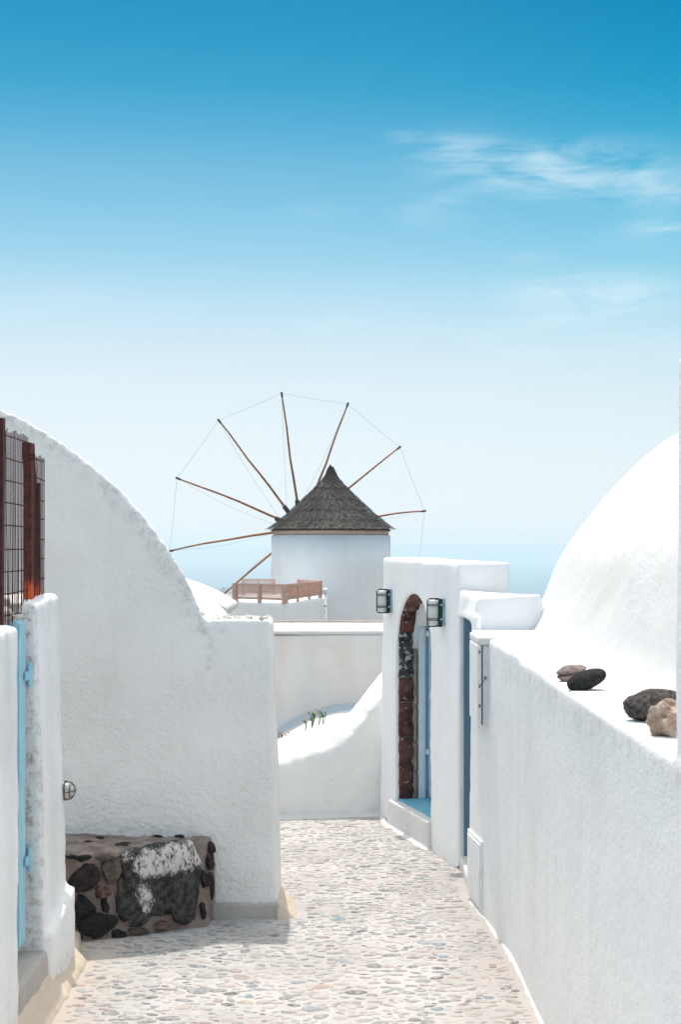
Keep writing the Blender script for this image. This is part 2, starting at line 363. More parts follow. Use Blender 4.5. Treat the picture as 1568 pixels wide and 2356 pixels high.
k = NT('sea_water', 0.35, 0.5); k.color(k.mix(k.noise(0.0012, 4), (0.010, 0.075, 0.13), (0.016, 0.10, 0.16)))
k.bump(k.noise(0.05, 4), 0.6); M['sea'] = k.m
M['far_land'] = simple('far_dry_land', (0.33, 0.27, 0.19), 0.95, 0, 0.35, 0.01)
M['far_tree'] = simple('far_foliage', (0.05, 0.08, 0.045), 0.9, 0, 0.3, 0.1)
M['far_house'] = simple('far_white_house', (0.78, 0.77, 0.75), 0.9, 0, 0.05, 0.1)

# ------------------------------------------------------------------ terrain, sea
def hill_z(x, y):
    r = max(0.0, y - 11.9)
    z = -0.06 - 0.115 * r if r < 40 else -4.66 - 0.07 * (r - 40)
    if r > 90: z = -8.16 - 0.5 * (r - 90)
    z -= 0.25 * max(0.0, abs(x) - 60)
    if y < -20: z -= 0.3 * (-20 - y)
    return max(z, -104)
xs = [-420, -300, -200, -130, -90, -60, -40, -25, -15, -9, -5, -2.5, 0, 2.5, 5, 9, 15, 25, 40, 60, 90, 130, 200, 300, 420]
ys = [-320, -200, -120, -60, -20, 0, 5, 8, 11, 11.9, 13, 15, 18, 24, 32, 42, 52, 64, 80, 101.9, 130, 170, 230, 300, 420]
v = [(x, y, hill_z(x, y)) for y in ys for x in xs]; n = len(xs)
tag(mesh('ground', v, [(j * n + i, j * n + i + 1, (j + 1) * n + i + 1, (j + 1) * n + i) for j in range(len(ys) - 1) for i in range(n - 1)], M['hill']), 'dry hillside falling from the village to the sea', 'ground', kind='structure')
B = 39000
tag(mesh('sea', [(-B, -B, -98), (B, -B, -98), (B, B, -98), (-B, B, -98)], [(0, 1, 2, 3)], M['sea']), 'pale blue sea fading into the haze', 'sea', kind='structure')
# low land in the distance
mb = MB(); nx, ny = 40, 14; v = []
for j in range(ny + 1):
    for i in range(nx + 1):
        x = -900 + 1000 * i / nx; y = 2360 + 760 * j / ny
        e = min(i / nx, 1 - i / nx, j / ny * 1.2, 1.2 - 1.2 * j / ny) * 8
        h = -99.5 + min(1, e) * (4 + 5 * noise.noise(Vector((x / 160, y / 90, 3)))) + (8 * max(0, (y - 2800) / 320) * min(1, e))
        v.append((x, y, h))
mb.add(v, [(j * (nx + 1) + i, j * (nx + 1) + i + 1, (j + 1) * (nx + 1) + i + 1, (j + 1) * (nx + 1) + i) for j in range(ny) for i in range(nx)])
tag(mb.build('far_coast', M['far_land'], smooth=True), 'low hazy coast on the horizon beside the lattice fence', 'coast', kind='structure')
for (px, w, h, lab) in [(514, 10, 13, 'tall dark tree clump on the hazy far coast'), (522, 8, 11, 'slightly lower tree clump right beside the tall dark one on the far coast'), (492, 12, 6, 'low wide scrub clump on the far coast above the cottage roof'), (503, 9, 5, 'small scrub clump on the far coast between the wide scrub and the tall clump'), (532, 10, 5, 'low scrub clump on the far coast against the lattice fence post')]:
    d = 2930; c = P(px, 1366, d); t = thing('far_tree', lab, 'tree', c, 'trees on the far coast')
    mb = MB()
    for q in range(5):
        mb.add(*blob(c + Vector((random.uniform(-w, w) * .5, random.uniform(-4, 4), h * random.uniform(.4, .75))), (w * .35, w * .35, h * .4), amp=.4, sub=2))
    mb.build('crown', M['far_tree'], t)
    mb = MB().add(*tube([c - Vector((0, 0, 3)), c + Vector((0, 0, h * .5))], .7, 6)); mb.build('trunk', M['far_tree'], t)

# ------------------------------------------------------------------ the lane
def wall_x(y):
    pts = [(0, .894), (6.28, .894), (7.325, .882), (8.01, .826), (8.557, .761), (9.374, .791), (11.12, .326), (11.4, .28)]
    for (a, b), (c, d) in zip(pts, pts[1:]):
        if a <= y <= c: return b + (d - b) * (y - a) / (c - a)
    return .28
nx, ny = 90, 290; v = []
for j in range(ny + 1):
    for i in range(nx + 1):
        x = -3.2 + 4.6 * i / nx; y = -7.0 + 18.6 * j / ny
        v.append((x, y, 0.006 * noise.noise(Vector((x * 1.7, y * 1.7, 0))) + 0.003 * noise.noise(Vector((x * 7, y * 7, 4)))))
path = tag(mesh('path', v, [(j * (nx + 1) + i, j * (nx + 1) + i + 1, (j + 1) * (nx + 1) + i + 1, (j + 1) * (nx + 1) + i) for j in range(ny) for i in range(nx)], M['path'], smooth=True),
           'pebble mosaic lane set in pale mortar between the white walls', 'path', kind='structure')
def on_path(x, y):
    if x > wall_x(y) - 0.03: return False
    if y < 7.25: return x > -1.27
    if y < 8.06: return x > -0.72 + (-.66 if y < 7.58 + (x + 1.38) * .5 else 0) and not (x < -.72 and y > 7.56 + (x + 1.38) * .5)
    if y < 8.45: return x > -0.22
    if y < 8.7: return x > -.36
    return y < 11.05 + .08 * x and x > -1.4
PAL = [((.36, .355, .35), 8), ((.27, .275, .275), 5), ((.41, .395, .385), 8), ((.42, .37, .35), 5), ((.36, .27, .25), 1.6), ((.27, .30, .315), 2.5), ((.18, .185, .19), 2), ((.44, .42, .405), 8), ((.19, .25, .29), .5), ((.40, .33, .285), 1.5)]
def pick():
    r = random.uniform(0, sum(w for _, w in PAL))
    for c, w in PAL:
        r -= w
        if r <= 0: break
    q = random.uniform(.66, 1.02); return tuple(min(.7, x * q) for x in c)
def pebble_shape():
    n = 9; ph = random.uniform(0, 9); el = random.uniform(.38, .75)
    ring = []
    for k in range(n):
        a = 2 * math.pi * k / n; r = 1 + .22 * noise.noise(Vector((math.cos(a) * 1.1, math.sin(a) * 1.1, ph)))+ random.uniform(-.17, .15)
        ring.append((r * math.cos(a), r * el * math.sin(a)))
    v = [(x, y, -.25) for x, y in ring] + [(x * .86, y * .86, .16) for x, y in ring] + [(x * .5, y * .5, .25 + random.uniform(-.05, .05)) for x, y in ring] + [(0, 0, .27)]
    f = [(k, (k + 1) % n, n + (k + 1) % n, n + k) for k in range(n)] + [(n + k, n + (k + 1) % n, 2 * n + (k + 1) % n, 2 * n + k) for k in range(n)] + [(2 * n + k, 2 * n + (k + 1) % n, 3 * n) for k in range(n)]
    return v, f
SHAPES = [pebble_shape() for _ in range(24)]
grid = {}; peb = []
def try_put(x, y, r):
    gx, gy = int(x // .1), int(y // .1)
    for a in range(gx - 1, gx + 2):
        for b in range(gy - 1, gy + 2):
            for (X, Y, q) in grid.get((a, b), ()):
                if (X - x) ** 2 + (Y - y) ** 2 < ((q + r) * .78) ** 2: return False
    grid.setdefault((gx, gy), []).append((x, y, r)); return True
for rr, tries in ((.055, 160), (.044, 1200), (.033, 6000), (.023, 12000), (.015, 12000)):
    for _ in range(tries):
        x = random.uniform(-1.45, .95); y = random.uniform(4.2, 11.2); r = rr * random.uniform(.85, 1.15)
        if on_path(x, y) and on_path(x + r, y) and on_path(x - r, y) and try_put(x, y, r): peb.append((x, y, r))
def seen(p):
    x, y, r = p; px = CX + F * x / y; py = HZ + F * EYE / y
    return 0 < px < 1568 and py < 2356 and not (px < 640 and y > 8.1)
peb.sort(key=lambda p: (-p[2] / p[1]) if seen(p) else 0)
temp = []
for i in range(60):
    v, f = SHAPES[i % 24]; me = bpy.data.meshes.new('pebble'); me.from_pydata(v, [], f); me.update()
    me.polygons.foreach_set('use_smooth', [True] * len(me.polygons))
    a = me.color_attributes.new('Col', 'FLOAT_COLOR', 'POINT'); c = pick(); a.data.foreach_set('color', [x for _ in v for x in (*c, 1)])
    me.materials.append(M['pebble']); temp.append(me)
mb = MB()
for i, (x, y, r) in enumerate(peb):
    ang = random.gauss(0, .35); h = r * random.uniform(.5, .9) * .55
    z = 0.006 * noise.noise(Vector((x * 1.7, y * 1.7, 0))) + 0.0005
    if i < 300:
        o = bpy.data.objects.new('pebble', temp[i % 60]); C.objects.link(o); o.parent = path
        o.location = (x, y, z); o.rotation_euler = (random.gauss(0, .04), random.gauss(0, .04), ang); o.scale = (r * 1.06, r * 1.06, h)
    else:
        v, f = random.choice(SHAPES); ca, sa = math.cos(ang), math.sin(ang)
        mb.add([(x + r * 1.06 * (ca * a - sa * b), y + r * 1.06 * (sa * a + ca * b), z + h * c) for a, b, c in v], f, pick())
o = mb.build('pebble_bed', M['pebble'], path, True, True); o['kind'] = 'stuff'

def hem(name, pts, parent, mat, w=(0.02, 0.06), h=0.014, side=1, step=0.03):
    """whitewash slopped over the foot of a wall on to the stones"""
    pts = [Vector((*p, 0)) for p in pts]; v = []; s = 0
    for a, b in zip(pts, pts[1:]):
        n = max(2, int((b - a).length / step)); d = (b - a).normalized(); nr = Vector((-d.y, d.x, 0)) * side
        for k in range(n):
            p = a.lerp(b, k / n); q = .5 + .5 * noise.noise(Vector((p.x * 9, p.y * 9, 2))); q2 = .5 + .5 * noise.noise(Vector((p.x * 31, p.y * 31, 7)))
            ww = w[0] + (w[1] - w[0]) * (.6 * q + .4 * q2)
            v += [p - nr * .02 + Vector((0, 0, h * 2.2 + h * q2)), p + nr * ww * .5 + Vector((0, 0, h * 1.1)), p + nr * ww + Vector((0, 0, -.006))]
    m = len(v) // 3
    return mesh(name, v, [(3 * i + k, 3 * i + k + 1, 3 * i + k + 4, 3 * i + k + 3) for i in range(m - 1) for k in (0, 1)], mat, parent, True)

# ------------------------------------------------------------------ right: house with ledge and barrel vault
hr = thing('vaulted_house', 'white house with a long lane wall, flat ledge and smooth barrel vault roof', 'house', (1.6, 6, 0))
wall_pts = [(.894, 3.70), (.894, 5.0), (.894, 6.28), (.882, 7.325), (.826, 8.01), (.775, 8.50), (.768, 8.56), (1.75, 8.56), (1.75, 3.70)]
W1 = loft([(x, y, -.3) for x, y in wall_pts], [(x + (.022 if 8.4 < y and x < 1 else 0), y, z) for (x, y), z in zip(wall_pts, [1.533, 1.536, 1.545, 1.565, 1.60, 1.61, 1.61, 1.61, 1.533])])
W2 = loft([(.886, -7, -.3), (.884, 3.84, -.3), (1.6, 3.84, -.3), (1.6, -7, -.3)], [(.912, -7, 2.62), (.910, 3.84, 2.62), (1.6, 3.84, 2.62), (1.6, -7, 2.62)])
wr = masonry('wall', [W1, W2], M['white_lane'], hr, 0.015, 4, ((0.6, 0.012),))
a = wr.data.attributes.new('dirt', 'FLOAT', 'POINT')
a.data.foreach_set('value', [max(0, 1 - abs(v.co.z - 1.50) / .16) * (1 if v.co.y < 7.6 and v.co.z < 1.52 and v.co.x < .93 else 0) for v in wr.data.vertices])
vp = crom([(1.02, 1.50), (1.09, 1.548), (1.15, 1.585), (1.20, 1.66), (1.267, 1.823), (1.388, 2.105), (1.656, 2.455), (1.925, 2.70), (2.13, 2.815), (2.6, 2.93), (3.1, 2.83), (3.6, 2.45), (3.95, 1.9), (4.05, 1.2)], 5)
masonry('vault_roof', [prof_y([(p.x, p.y) for p in vp] + [(4.05, -.3), (1.3, -.3)] if False else [(q[0], q[1]) for q in [(p[0], p[1]) for p in vp] + [(4.05, -.3), (1.3, -.3)]], 3.5, 8.82)], M['white_roof'], hr, 0.03, 5, ((0.9, 0.05), (0.3, 0.012)))
hem('whitewash_edge', [(wall_x(y) - .004, y) for y in [4.5 + .2 * i for i in range(21)]], hr, M['white_roof'], (-.014, .032), .006, 1)

# second doorway: thick lintel block over a blue niche
dn = thing('doorway', 'low white doorway with thick lintel and blue-shaded niche beside the gate', 'doorway', (.95, 8.95, 0))
masonry('lintel', [loft([(.80, 8.60, 1.652), (1.26, 8.60, 1.652), (1.26, 9.40, 1.652), (.775, 9.40, 1.652)], [(.825, 8.60, 1.80), (1.215, 8.60, 1.825), (1.20, 9.40, 1.80), (.79, 9.40, 1.825)]),
                   box((.815, 8.605, 1.50), (1.24, 8.80, 1.70)), box((.80, 8.52, 1.50), (.845, 8.66, 1.70))], M['white_clean'], dn, 0.012, 11, ((.3, .012),))
masonry('jamb', [box((.785, 8.48, -.2), (1.3, 8.60, 1.60))], M['white_clean'], dn, 0.015, 3)
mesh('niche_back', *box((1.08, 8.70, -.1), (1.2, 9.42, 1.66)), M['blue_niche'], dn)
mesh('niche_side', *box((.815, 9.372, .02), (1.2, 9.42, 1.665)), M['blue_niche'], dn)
masonry('step', [box((.785, 8.56, -.1), (1.15, 9.40, .075))], M['white_roof'], dn, 0.012, 3, ((.2, .008),))

# meter cabinets
cb = thing('meter_cabinet', 'narrow white metal meter cabinet fixed high on the lane wall', 'cabinet', (.8, 8.2, 1.1))
bevel(mesh('body', *box((.797, 7.97, 1.11), (.90, 8.46, 1.555)), M['cabinet'], cb), .004)
bevel(mesh('door', *box((.768, 7.955, 1.107), (.790, 8.455, 1.557)), M['cabinet'], cb), .004)
mesh('gap_fill', *box((.7895, 7.972, 1.112), (.798, 8.45, 1.553)), M['black'], cb)  # black filler painting the dark gap between door and body
for z in (1.52, 1.33, 1.22): mesh('hinge', *tube([(.779, 7.95, z - .008), (.779, 7.95, z + .008)], .005, 8), M['steel'], cb)
mesh('latch', *tube([(.812, 7.972, 1.375), (.812, 7.955, 1.375)], .008, 10), M['steel'], cb)
mesh('latch_wire', *tube([(.779, 7.946, 1.335), (.795, 7.945, 1.352), (.812, 7.952, 1.374)], .0018, 5), M['steel'], cb)
masonry('cap', [box((.772, 7.96, 1.556), (.90, 8.50, 1.60))], M['white_roof'], cb, .008, 4, ((.1, .008),))
ca = thing('service_hatch', 'flat white hatch panel at the foot of the lane wall below the cabinet', 'hatch', (.8, 8.3, 0))
dr = Vector((-.060, .547, 0)).normalized(); nr = Vector((-dr.y, dr.x, 0)); c0 = Vector((.812, 8.14, 0))
def hb(s0, s1, z0, z1, t0, t1):
    return obox(c0 + dr * (s0 + s1) / 2 + nr * (t0 + t1) / 2 + Vector((0, 0, (z0 + z1) / 2)), dr * (s1 - s0) / 2, nr * (t1 - t0) / 2, Vector((0, 0, (z1 - z0) / 2)))
bevel(mesh('frame', *hb(0, .40, .03, .42, -.02, .006), M['cabinet'], ca), .003)
bevel(mesh('panel', *hb(.02, .38, .05, .40, .0, .011), M['cabinet'], ca), .003)
mesh('latch', *hb(.03, .045, .2, .23, .009, .014), M['cabinet'], ca)
# stones left on the ledge
def ledge_stone(name, px, py, d, rad, rot, mat, label, **k):
    c = P(px, py, d); c.z = 1.538 + rad[2] * k.pop('sit', .78)
    t = mesh(name, *blob(c, rad, rot, **k), mat, None, True)
    return tag(t, label, 'stone', 'stones on the ledge')
fold = lambda n: 1 - .38 * math.exp(-((n.z - .25 - .35 * n.x) / .10) ** 2) * (1 if n.y < .3 else .3)
ledge_stone('ledge_stone', 1322, 1545, 5.98, (.074, .055, .042), (0, 0, .1), M['st_pink'], 'pinkish stone with a deep fold lying on the ledge behind the black one', amp=.10, sub=5, fn=fold)
ledge_stone('ledge_stone', 1351, 1560, 5.62, (.084, .055, .038), (0, -.33, .1), M['st_black'], 'smooth black oval stone tilted on the ledge against the pinkish one', amp=.06, sub=4, sit=1.15)
ledge_stone('ledge_stone', 1512, 1612, 4.66, (.108, .075, .054), (0, -.05, .1), M['st_grey'], 'large dark grey pitted lava stone on the ledge', amp=.10, sub=5, sit=.9)
ledge_stone('ledge_stone', 1546, 1648, 4.30, (.072, .06, .056), (.2, .3, .4), M['st_tan'], 'lumpy tan rock on the ledge in front of the grey lava stone', amp=.32, freq=2.2, sub=5)

# ------------------------------------------------------------------ gate block with arched door
A0 = Vector((.791, 9.374, 0)); E = Vector((-.465, 1.746, 0)).normalized(); N = Vector((E.y, -E.x, 0))
def gp(s, u, z): return A0 + E * s + N * u + Vector((0, 0, z))
S0, S1, SP, RA = .612, 1.438, 1.353, .413
gt = thing('gateway', 'tall white gateway block with rounded top and arched doorway', 'gateway', gp(.9, .18, 0))
arc = [(1.025 - RA * math.cos(math.pi * k / 24), SP + RA * math.sin(math.pi * k / 24)) for k in range(25)]
out = [(-.0, -.2), (S0, -.2)] + arc + [(S1, -.2), (1.835, -.2), (1.80, 2.03), (.03, 2.005)]
masonry('block', [loft([gp(s, -.012 + .012 * max(0, z) / 2, z) for s, z in out], [gp(s, .36, z) for s, z in out])], M['white_clean'], gt, 0.012, 20, ((.45, .02), (.15, .006)))
masonry('sill', [loft([gp(.55, -.045, -.2), gp(1.52, -.075, -.2), gp(1.52, .34, -.2), gp(.55, .34, -.2)], [gp(.57, -.035, .195), gp(1.49, -.045, .195), gp(1.49, .34, .195), gp(.57, .34, .195)])], M['white_roof'], gt, .012, 4, ((.2, .012),))
mesh('threshold', *loft([gp(.60, .035, .17), gp(1.43, .015, .17), gp(1.43, .34, .17), gp(.60, .34, .17)], [gp(.60, .035, .208), gp(1.43, .015, .208), gp(1.43, .34, .208), gp(.60, .34, .208)]), M['blue_floor'], gt)
def lining(l):      # runs up the far jamb, round the arch and down the near jamb
    h = SP - .2
    if l < h: return (S1, .2 + l, -1, 0)
    if l < h + math.pi * RA:
        a = (l - h) / RA; return (1.025 + RA * math.cos(a), SP + RA * math.sin(a), -math.cos(a), -math.sin(a))
    return (S0, SP - (l - h - math.pi * RA), 1, 0)
def arch_stone(l0, l1, mat, u0=.018, u1=.132, proud=.030, name='arch_stone'):
    n = max(4, int((l1 - l0) / .025)); v = []; L0, L1 = l0 + .003, l1 - .003
    prof = [(u0, -.03), (u0 + .004, proud * .6), (u0 + .02, proud), (u1 - .02, proud), (u1 - .003, proud * .7), (u1, -.03)]; m = len(prof)
    for i in range(n + 1):
        l = L0 + (L1 - L0) * i / n; s, z, ns, nz = lining(l); e = 0.55 if i in (0, n) else 1
        for (u, t) in prof:
            q = noise.noise(Vector((u * 22, l * 16, l0 * 5))) * (.008 if u0 < .1 else .003) + noise.noise(Vector((u * 60, l * 50, l0))) * .003
            t2 = (t * e + q) if t > 0 else t
            v.append(gp(s + ns * t2, u + (q * 1.4 if t > 0 else 0), z + nz * t2))
    f = [(i * m + k, i * m + k + 1, (i + 1) * m + k + 1, (i + 1) * m + k) for i in range(n) for k in range(m - 1)] + [tuple(range(m)), tuple(range(n * m, n * m + m))]
    return mesh(name, v, f, mat, gt, True)
hj = SP - .2; tot = 2 * hj + math.pi * RA
for l0, l1, mt in [(0, .47, 'lava_red'), (.47, .735, 'lava_red'), (.735, .925, 'lava_red'), (.925, 1.27, 'lava_bw'), (1.27, 1.47, 'lava_red'), (1.47, 1.72, 'lava_brown'), (1.72, 1.93, 'lava_brown'),
                   (1.93, 2.2, 'lava_red'), (2.2, 2.5, 'lava_brown'), (2.5, 2.95, 'lava_red'), (2.95, 3.3, 'lava_bw'), (3.3, tot, 'lava_red')]:
    arch_stone(l0, l1, M[mt])
for l0, l1 in [(0, .20), (.20, .43), (.43, .70), (.70, 1.14)]: arch_stone(l0, l1, M['tan_stone'], .132, .168, .034, 'jamb_stone')
dv = thing('wooden_door', 'pale blue wooden door standing in the arched gateway', 'door', gp(1.02, .26, .2))
def gb(s0, s1, u0, u1, z0, z1):
    return obox(gp((s0 + s1) / 2, (u0 + u1) / 2, (z0 + z1) / 2), E * (s1 - s0) / 2, N * (u1 - u0) / 2, Vector((0, 0, (z1 - z0) / 2)))
bevel(mesh('frame_post', *gb(S1 - .052, S1 + .02, .170, .212, .205, 1.50), M['frame_paint'], dv), .004)
bevel(mesh('frame_post', *gb(S0 - .02, S0 + .045, .170, .212, .205, 1.50), M['frame_paint'], dv), .004)
bevel(mesh('frame_edge', *gb(S1 - .045, S1 + .02, .212, .222, .205, 1.50), M['frame_paint'], dv), .002)
mesh('rebate', *gb(S1 - .030, S1 + .02, .222, .250, .205, 1.55), M['blue_shade'], dv)
def leaf_poly(s0, s1, top):
    a = [(s0, .215), (s1, .215)]; n = 12
    for k in range(n + 1):
        s = s1 + (s0 - s1) * k / n; q = max(0, RA * RA - (s - 1.025) ** 2); a.append((s, SP + math.sqrt(q)))
    return a
for s0, s1 in ((S1 - .41, S1 - .004), (S0 + .004, S0 + .408)):
    o = leaf_poly(s0, s1, 1); lf = bevel(mesh('door_leaf', *loft([gp(s, .250, z) for s, z in o], [gp(s, .285, z) for s, z in o]), M['frame_paint'], dv), .003)
    for q in range(3):
        mesh('panel', *gb(s0 + .07, s1 - .07, .243, .252, .3 + .36 * q, .6 + .36 * q), M['blue_paint'], lf)
for z in (1.455, .56): bevel(mesh('hinge', *gb(S1 - .062, S1 - .02, .224, .249, z - .02, z + .02), M['cabinet'], dv), .003)
for s0 in (.5,):
    dm = tag(bevel(mesh('door_wedge', *loft([gp(.86, .17, .209), gp(.86, .245, .209), gp(1.10, .245, .209), gp(1.10, .17, .209)], [gp(.88, .19, .235), gp(.88, .245, .262), gp(1.08, .245, .262), gp(1.08, .19, .235)]), M['doormat']), .006),
             'small dark brown wooden wedge on the blue threshold of the gateway', 'door wedge')
hem('whitewash_edge', [(A0 + E * s - N * .012)[:2] for s in (0, .3, .56)] + [gp(.56, -.05, 0)[:2], gp(1.0, -.066, 0)[:2], gp(1.5, -.078, 0)[:2]] + [(A0 + E * 1.8 - N * .012)[:2]], gt, M['white_roof'], (.004, .035), .006, 1)

def wall_lamp(s, z0, z1, label):
    t = thing('wall_lamp', label, 'lamp', gp(s, 0, z0), 'caged lamps beside the arched door')
    h = z1 - z0; w = .058; zc = (z0 + z1) / 2
    def b(s0, s1, u0, u1, a, c, nm, mt, r=.004): return bevel(mesh(nm, *gb(s + s0, s + s1, u0, u1, a, c), M[mt], t), r)
    b(-.05, .05, -.018, .03, z0 + .006, z1 - .004, 'backing_plate', 'blue_plate')
    b(-.048, .048, -.042, -.018, z0, z1 - .004, 'base', 'green', .006)
    prof = [(.0, 0), (.030, 0), (.036, .006), (.036, h - .034), (.031, h - .028), (0, h - .028)]
    mesh('glass', *lathe([(max(r, .0005), z) for r, z in prof], gp(s, -.066, z0 + .014), 24), M['glass'], t, True)
    u = -.112
    cage = [gp(s, -.03, z0 + .004), gp(s, u + .012, z0 + .004), gp(s, u, z0 + .016), gp(s, u, z1 - .016), gp(s, u + .012, z1 - .004), gp(s, -.03, z1 - .004)]
    mesh('cage_bar', *tube(cage, .0048, 8), M['green'], t, True)
    for zz in (z0 + h * .24, z0 + h * .29, z0 + h * .74, z0 + h * .79):
        ring = [gp(s + .046 * math.cos(a), -.05 - .06 * max(0, math.sin(a)), zz) for a in [math.pi * q / 14 for q in range(15)]]
        mesh('cage_ring', *tube([gp(s + .046, -.03, zz)] + ring + [gp(s - .046, -.03, zz)], .0026, 6), M['green'], t, True)
    for zz in (z0 + h * .27, z0 + h * .77): mesh('screw', *tube([gp(s - .049, -.03, zz), gp(s - .056, -.03, zz)], .008, 8), M['blue_plate'], t)
wall_lamp(.8706 * 1.807, 1.606, 1.792, 'green caged wall lamp on the gateway beside the low curved wall')
wall_lamp(.1944 * 1.807, 1.566, 1.762, 'green caged wall lamp between the arched door and the blue niche')

# ------------------------------------------------------------------ far end of the lane
lw = thing('low_wall', 'low whitewashed wall with sloping rounded top closing the lane', 'wall', (0, 11.2, 0))
crest = [(400, 1716), (560, 1712), (636, 1703), (676, 1695), (720, 1681), (770, 1662), (803, 1648), (827, 1618), (851, 1587), (881, 1553), (905, 1530)]
top = [P(px, py, 11.36) for px, py in crest]
ytop = lambda x: 11.12 + .18 * (x + .5)
prf = [(p.x, p.z) for p in top]
def ringw(dy_base, dy_top, drop):
    return [(x, ytop(x) + dy_base, -.2) for x, z in prf] + [(x, ytop(x) + dy_top, z - drop) for x, z in reversed(prf)]
rings = [ringw(-.055, -.01, .17), ringw(.02, .06, .075), ringw(.10, .15, .02), ringw(.30, .32, 0)]
masonry('wall', [loft(a_, b_) for a_, b_ in zip(rings, rings[1:])], M['white'], lw, .015, 10, ((.4, .03), (.1, .014)))
hem('whitewash_edge', [(prf[0][0], ytop(prf[0][0]) - .06)] + [(x, ytop(x) - .055) for x in (-1, -.7, -.5, -.3, -.1, .1, .25, .36)], lw, M['white_roof'], (.03, .11), .012, -1)
rf = thing('sunken_vault', 'small white vault roof behind the low wall below the pink plaster wall', 'roof', (.2, 13, 0))
vc = Vector((.22, 0, -.93)); VR = 1.455
ap = [(vc.x + VR * math.cos(R(a)), vc.z + VR * math.sin(R(a))) for a in range(20, 161, 5)]
masonry('vault', [prof_y(ap + [(-1.15, -1), (1.59, -1)], 11.55, 14.05)], M['white_roof'], rf, .025, 3, ((.4, .03),))
fv = []
for a in range(20, 161, 4):
    c, s_ = math.cos(R(a)), math.sin(R(a))
    fv += [(vc.x + (VR - .02) * c, 13.90, vc.z + (VR - .02) * s_), (vc.x + (VR + .012) * c, 13.95, vc.z + (VR + .012) * s_), (vc.x + (VR + .06) * c, 13.99, vc.z + (VR + .06) * s_), (vc.x + (VR + .06) * c, 14.03, vc.z + (VR + .06) * s_)]
mesh('mortar_fillet', fv, [(4 * i + k, 4 * i + k + 1, 4 * i + k + 5, 4 * i + k + 4) for i in range(len(fv) // 4 - 1) for k in range(3)], M['fillet'], rf, True)
pw = thing('terrace_house', 'bare pink-grey plaster wall with flat white terrace roof', 'house', (0, 14.7, -1))
ztp = P(700, 1455, 14).z
masonry('wall', [box((-3.4, 14.0, -2.2), (2.6, 15.5, ztp - .015))], M['pink_plaster'], pw, .04, 1, ((.8, .03),))
masonry('terrace', [box((-3.4, 13.985, ztp - .02), (2.6, 15.5, ztp + .02))], M['white_roof'], pw, .02, 1, ((.5, .008),))
pp = [(-3.2 + .2 * i, 15.44, ztp + .035 + .006 * noise.noise(Vector((i * .7, 0, 0)))) for i in range(29)]
mesh('pipe', *tube(pp, .009, 8), M['band'], pw, True)
for i in range(14):
    x = -3 + .41 * i; mesh('pipe_bracket', *box((x - .006, 15.41, ztp), (x + .006, 15.45, ztp + .05)), M['band'], pw)

# plants on the low wall
leafv = [(0, 0, 0), (.3, .22, .05), (.65, .2, .05), (1, 0, -.05), (.65, -.2, .05), (.3, -.22, .05)]
leafm = bpy.data.meshes.new('leaf'); leafm.from_pydata(leafv, [], [(0, 1, 5), (1, 2, 4, 5), (2, 3, 4)]); leafm.materials.append(M['leaf'])
flowm = bpy.data.meshes.new('flower')
fm = [(0, 0, 0)] + [(math.cos(q * 1.047) * (1 if q % 2 else .5), math.sin(q * 1.047) * (1 if q % 2 else .5), .35) for q in range(6)]
flowm.from_pydata(fm, [], [(0, q + 1, (q + 1) % 6 + 1) for q in range(6)]); flowm.materials.append(M['leaf_dry'])
def plant(px, py, d, hgt, nst, nl, nf, label):
    c = P(px, py, d); t = thing('wild_plant', label, 'plant', c, 'wild plants rooted on the low wall')
    for s in range(nst):
        a = random.uniform(0, 6.28); ln = Vector((math.cos(a) * .35, math.sin(a) * .2, 1)) * hgt * random.uniform(.75, 1)
        pts = [c - Vector((0, 0, .04)), c + ln * .5 + Vector((.01, 0, 0)), c + ln]
        mesh('stem', *tube(pts, [.0035, .003, .002], 5), M['leaf'], t)
        for q in range(nl):
            f = random.uniform(.2, 1); o = bpy.data.objects.new('leaf', leafm); C.objects.link(o); o.parent = t
            o.location = ln * f; k = .11 * random.uniform(.18, .30); o.scale = (k, k, k); o.rotation_euler = (random.gauss(0, .5), random.uniform(-.6, .5), random.uniform(0, 6.28))
        for q in range(nf):
            o = bpy.data.objects.new('flower', flowm); C.objects.link(o); o.parent = t
            o.location = ln + Vector((random.gauss(0, .02), random.gauss(0, .02), random.gauss(.01, .015))); o.scale = (.012,) * 3; o.rotation_euler = (random.gauss(0, .7), random.gauss(0, .7), 0)
plant(718, 1664, 11.62, .10, 4, 10, 0, 'leafy green plant with dark leaves growing on the crest of the low wall')
plant(734, 1658, 11.66, .09, 2, 4, 3, 'thin plant topped with pale yellow flowers on the low wall')
plant(744, 1656, 11.68, .085, 3, 8, 0, 'small upright green plant growing beside the thin flowering one')
plant(703, 1672, 11.58, .05, 3, 5, 2, 'tiny creeping plant with withered yellow flowers on the low wall')
t = thing('dried_plant', 'reddish dried stalks on the low wall beside the house corner', 'plant', P(660, 1699, 11.5))
for q in range(22):
    c = P(random.uniform(638, 682), 1701, 11.5); h = random.uniform(.02, .06)
    mesh('stalk', *tube([c - Vector((0, 0, .05)), c + Vector((random.gauss(0, .008), 0, h))], [.0028, .0016], 5), M['stem_red'], t)
    if q % 2: mesh('seed_head', *blob(c + Vector((0, 0, h)), (.007, .007, .006), sub=1), M['stem_red'], t)

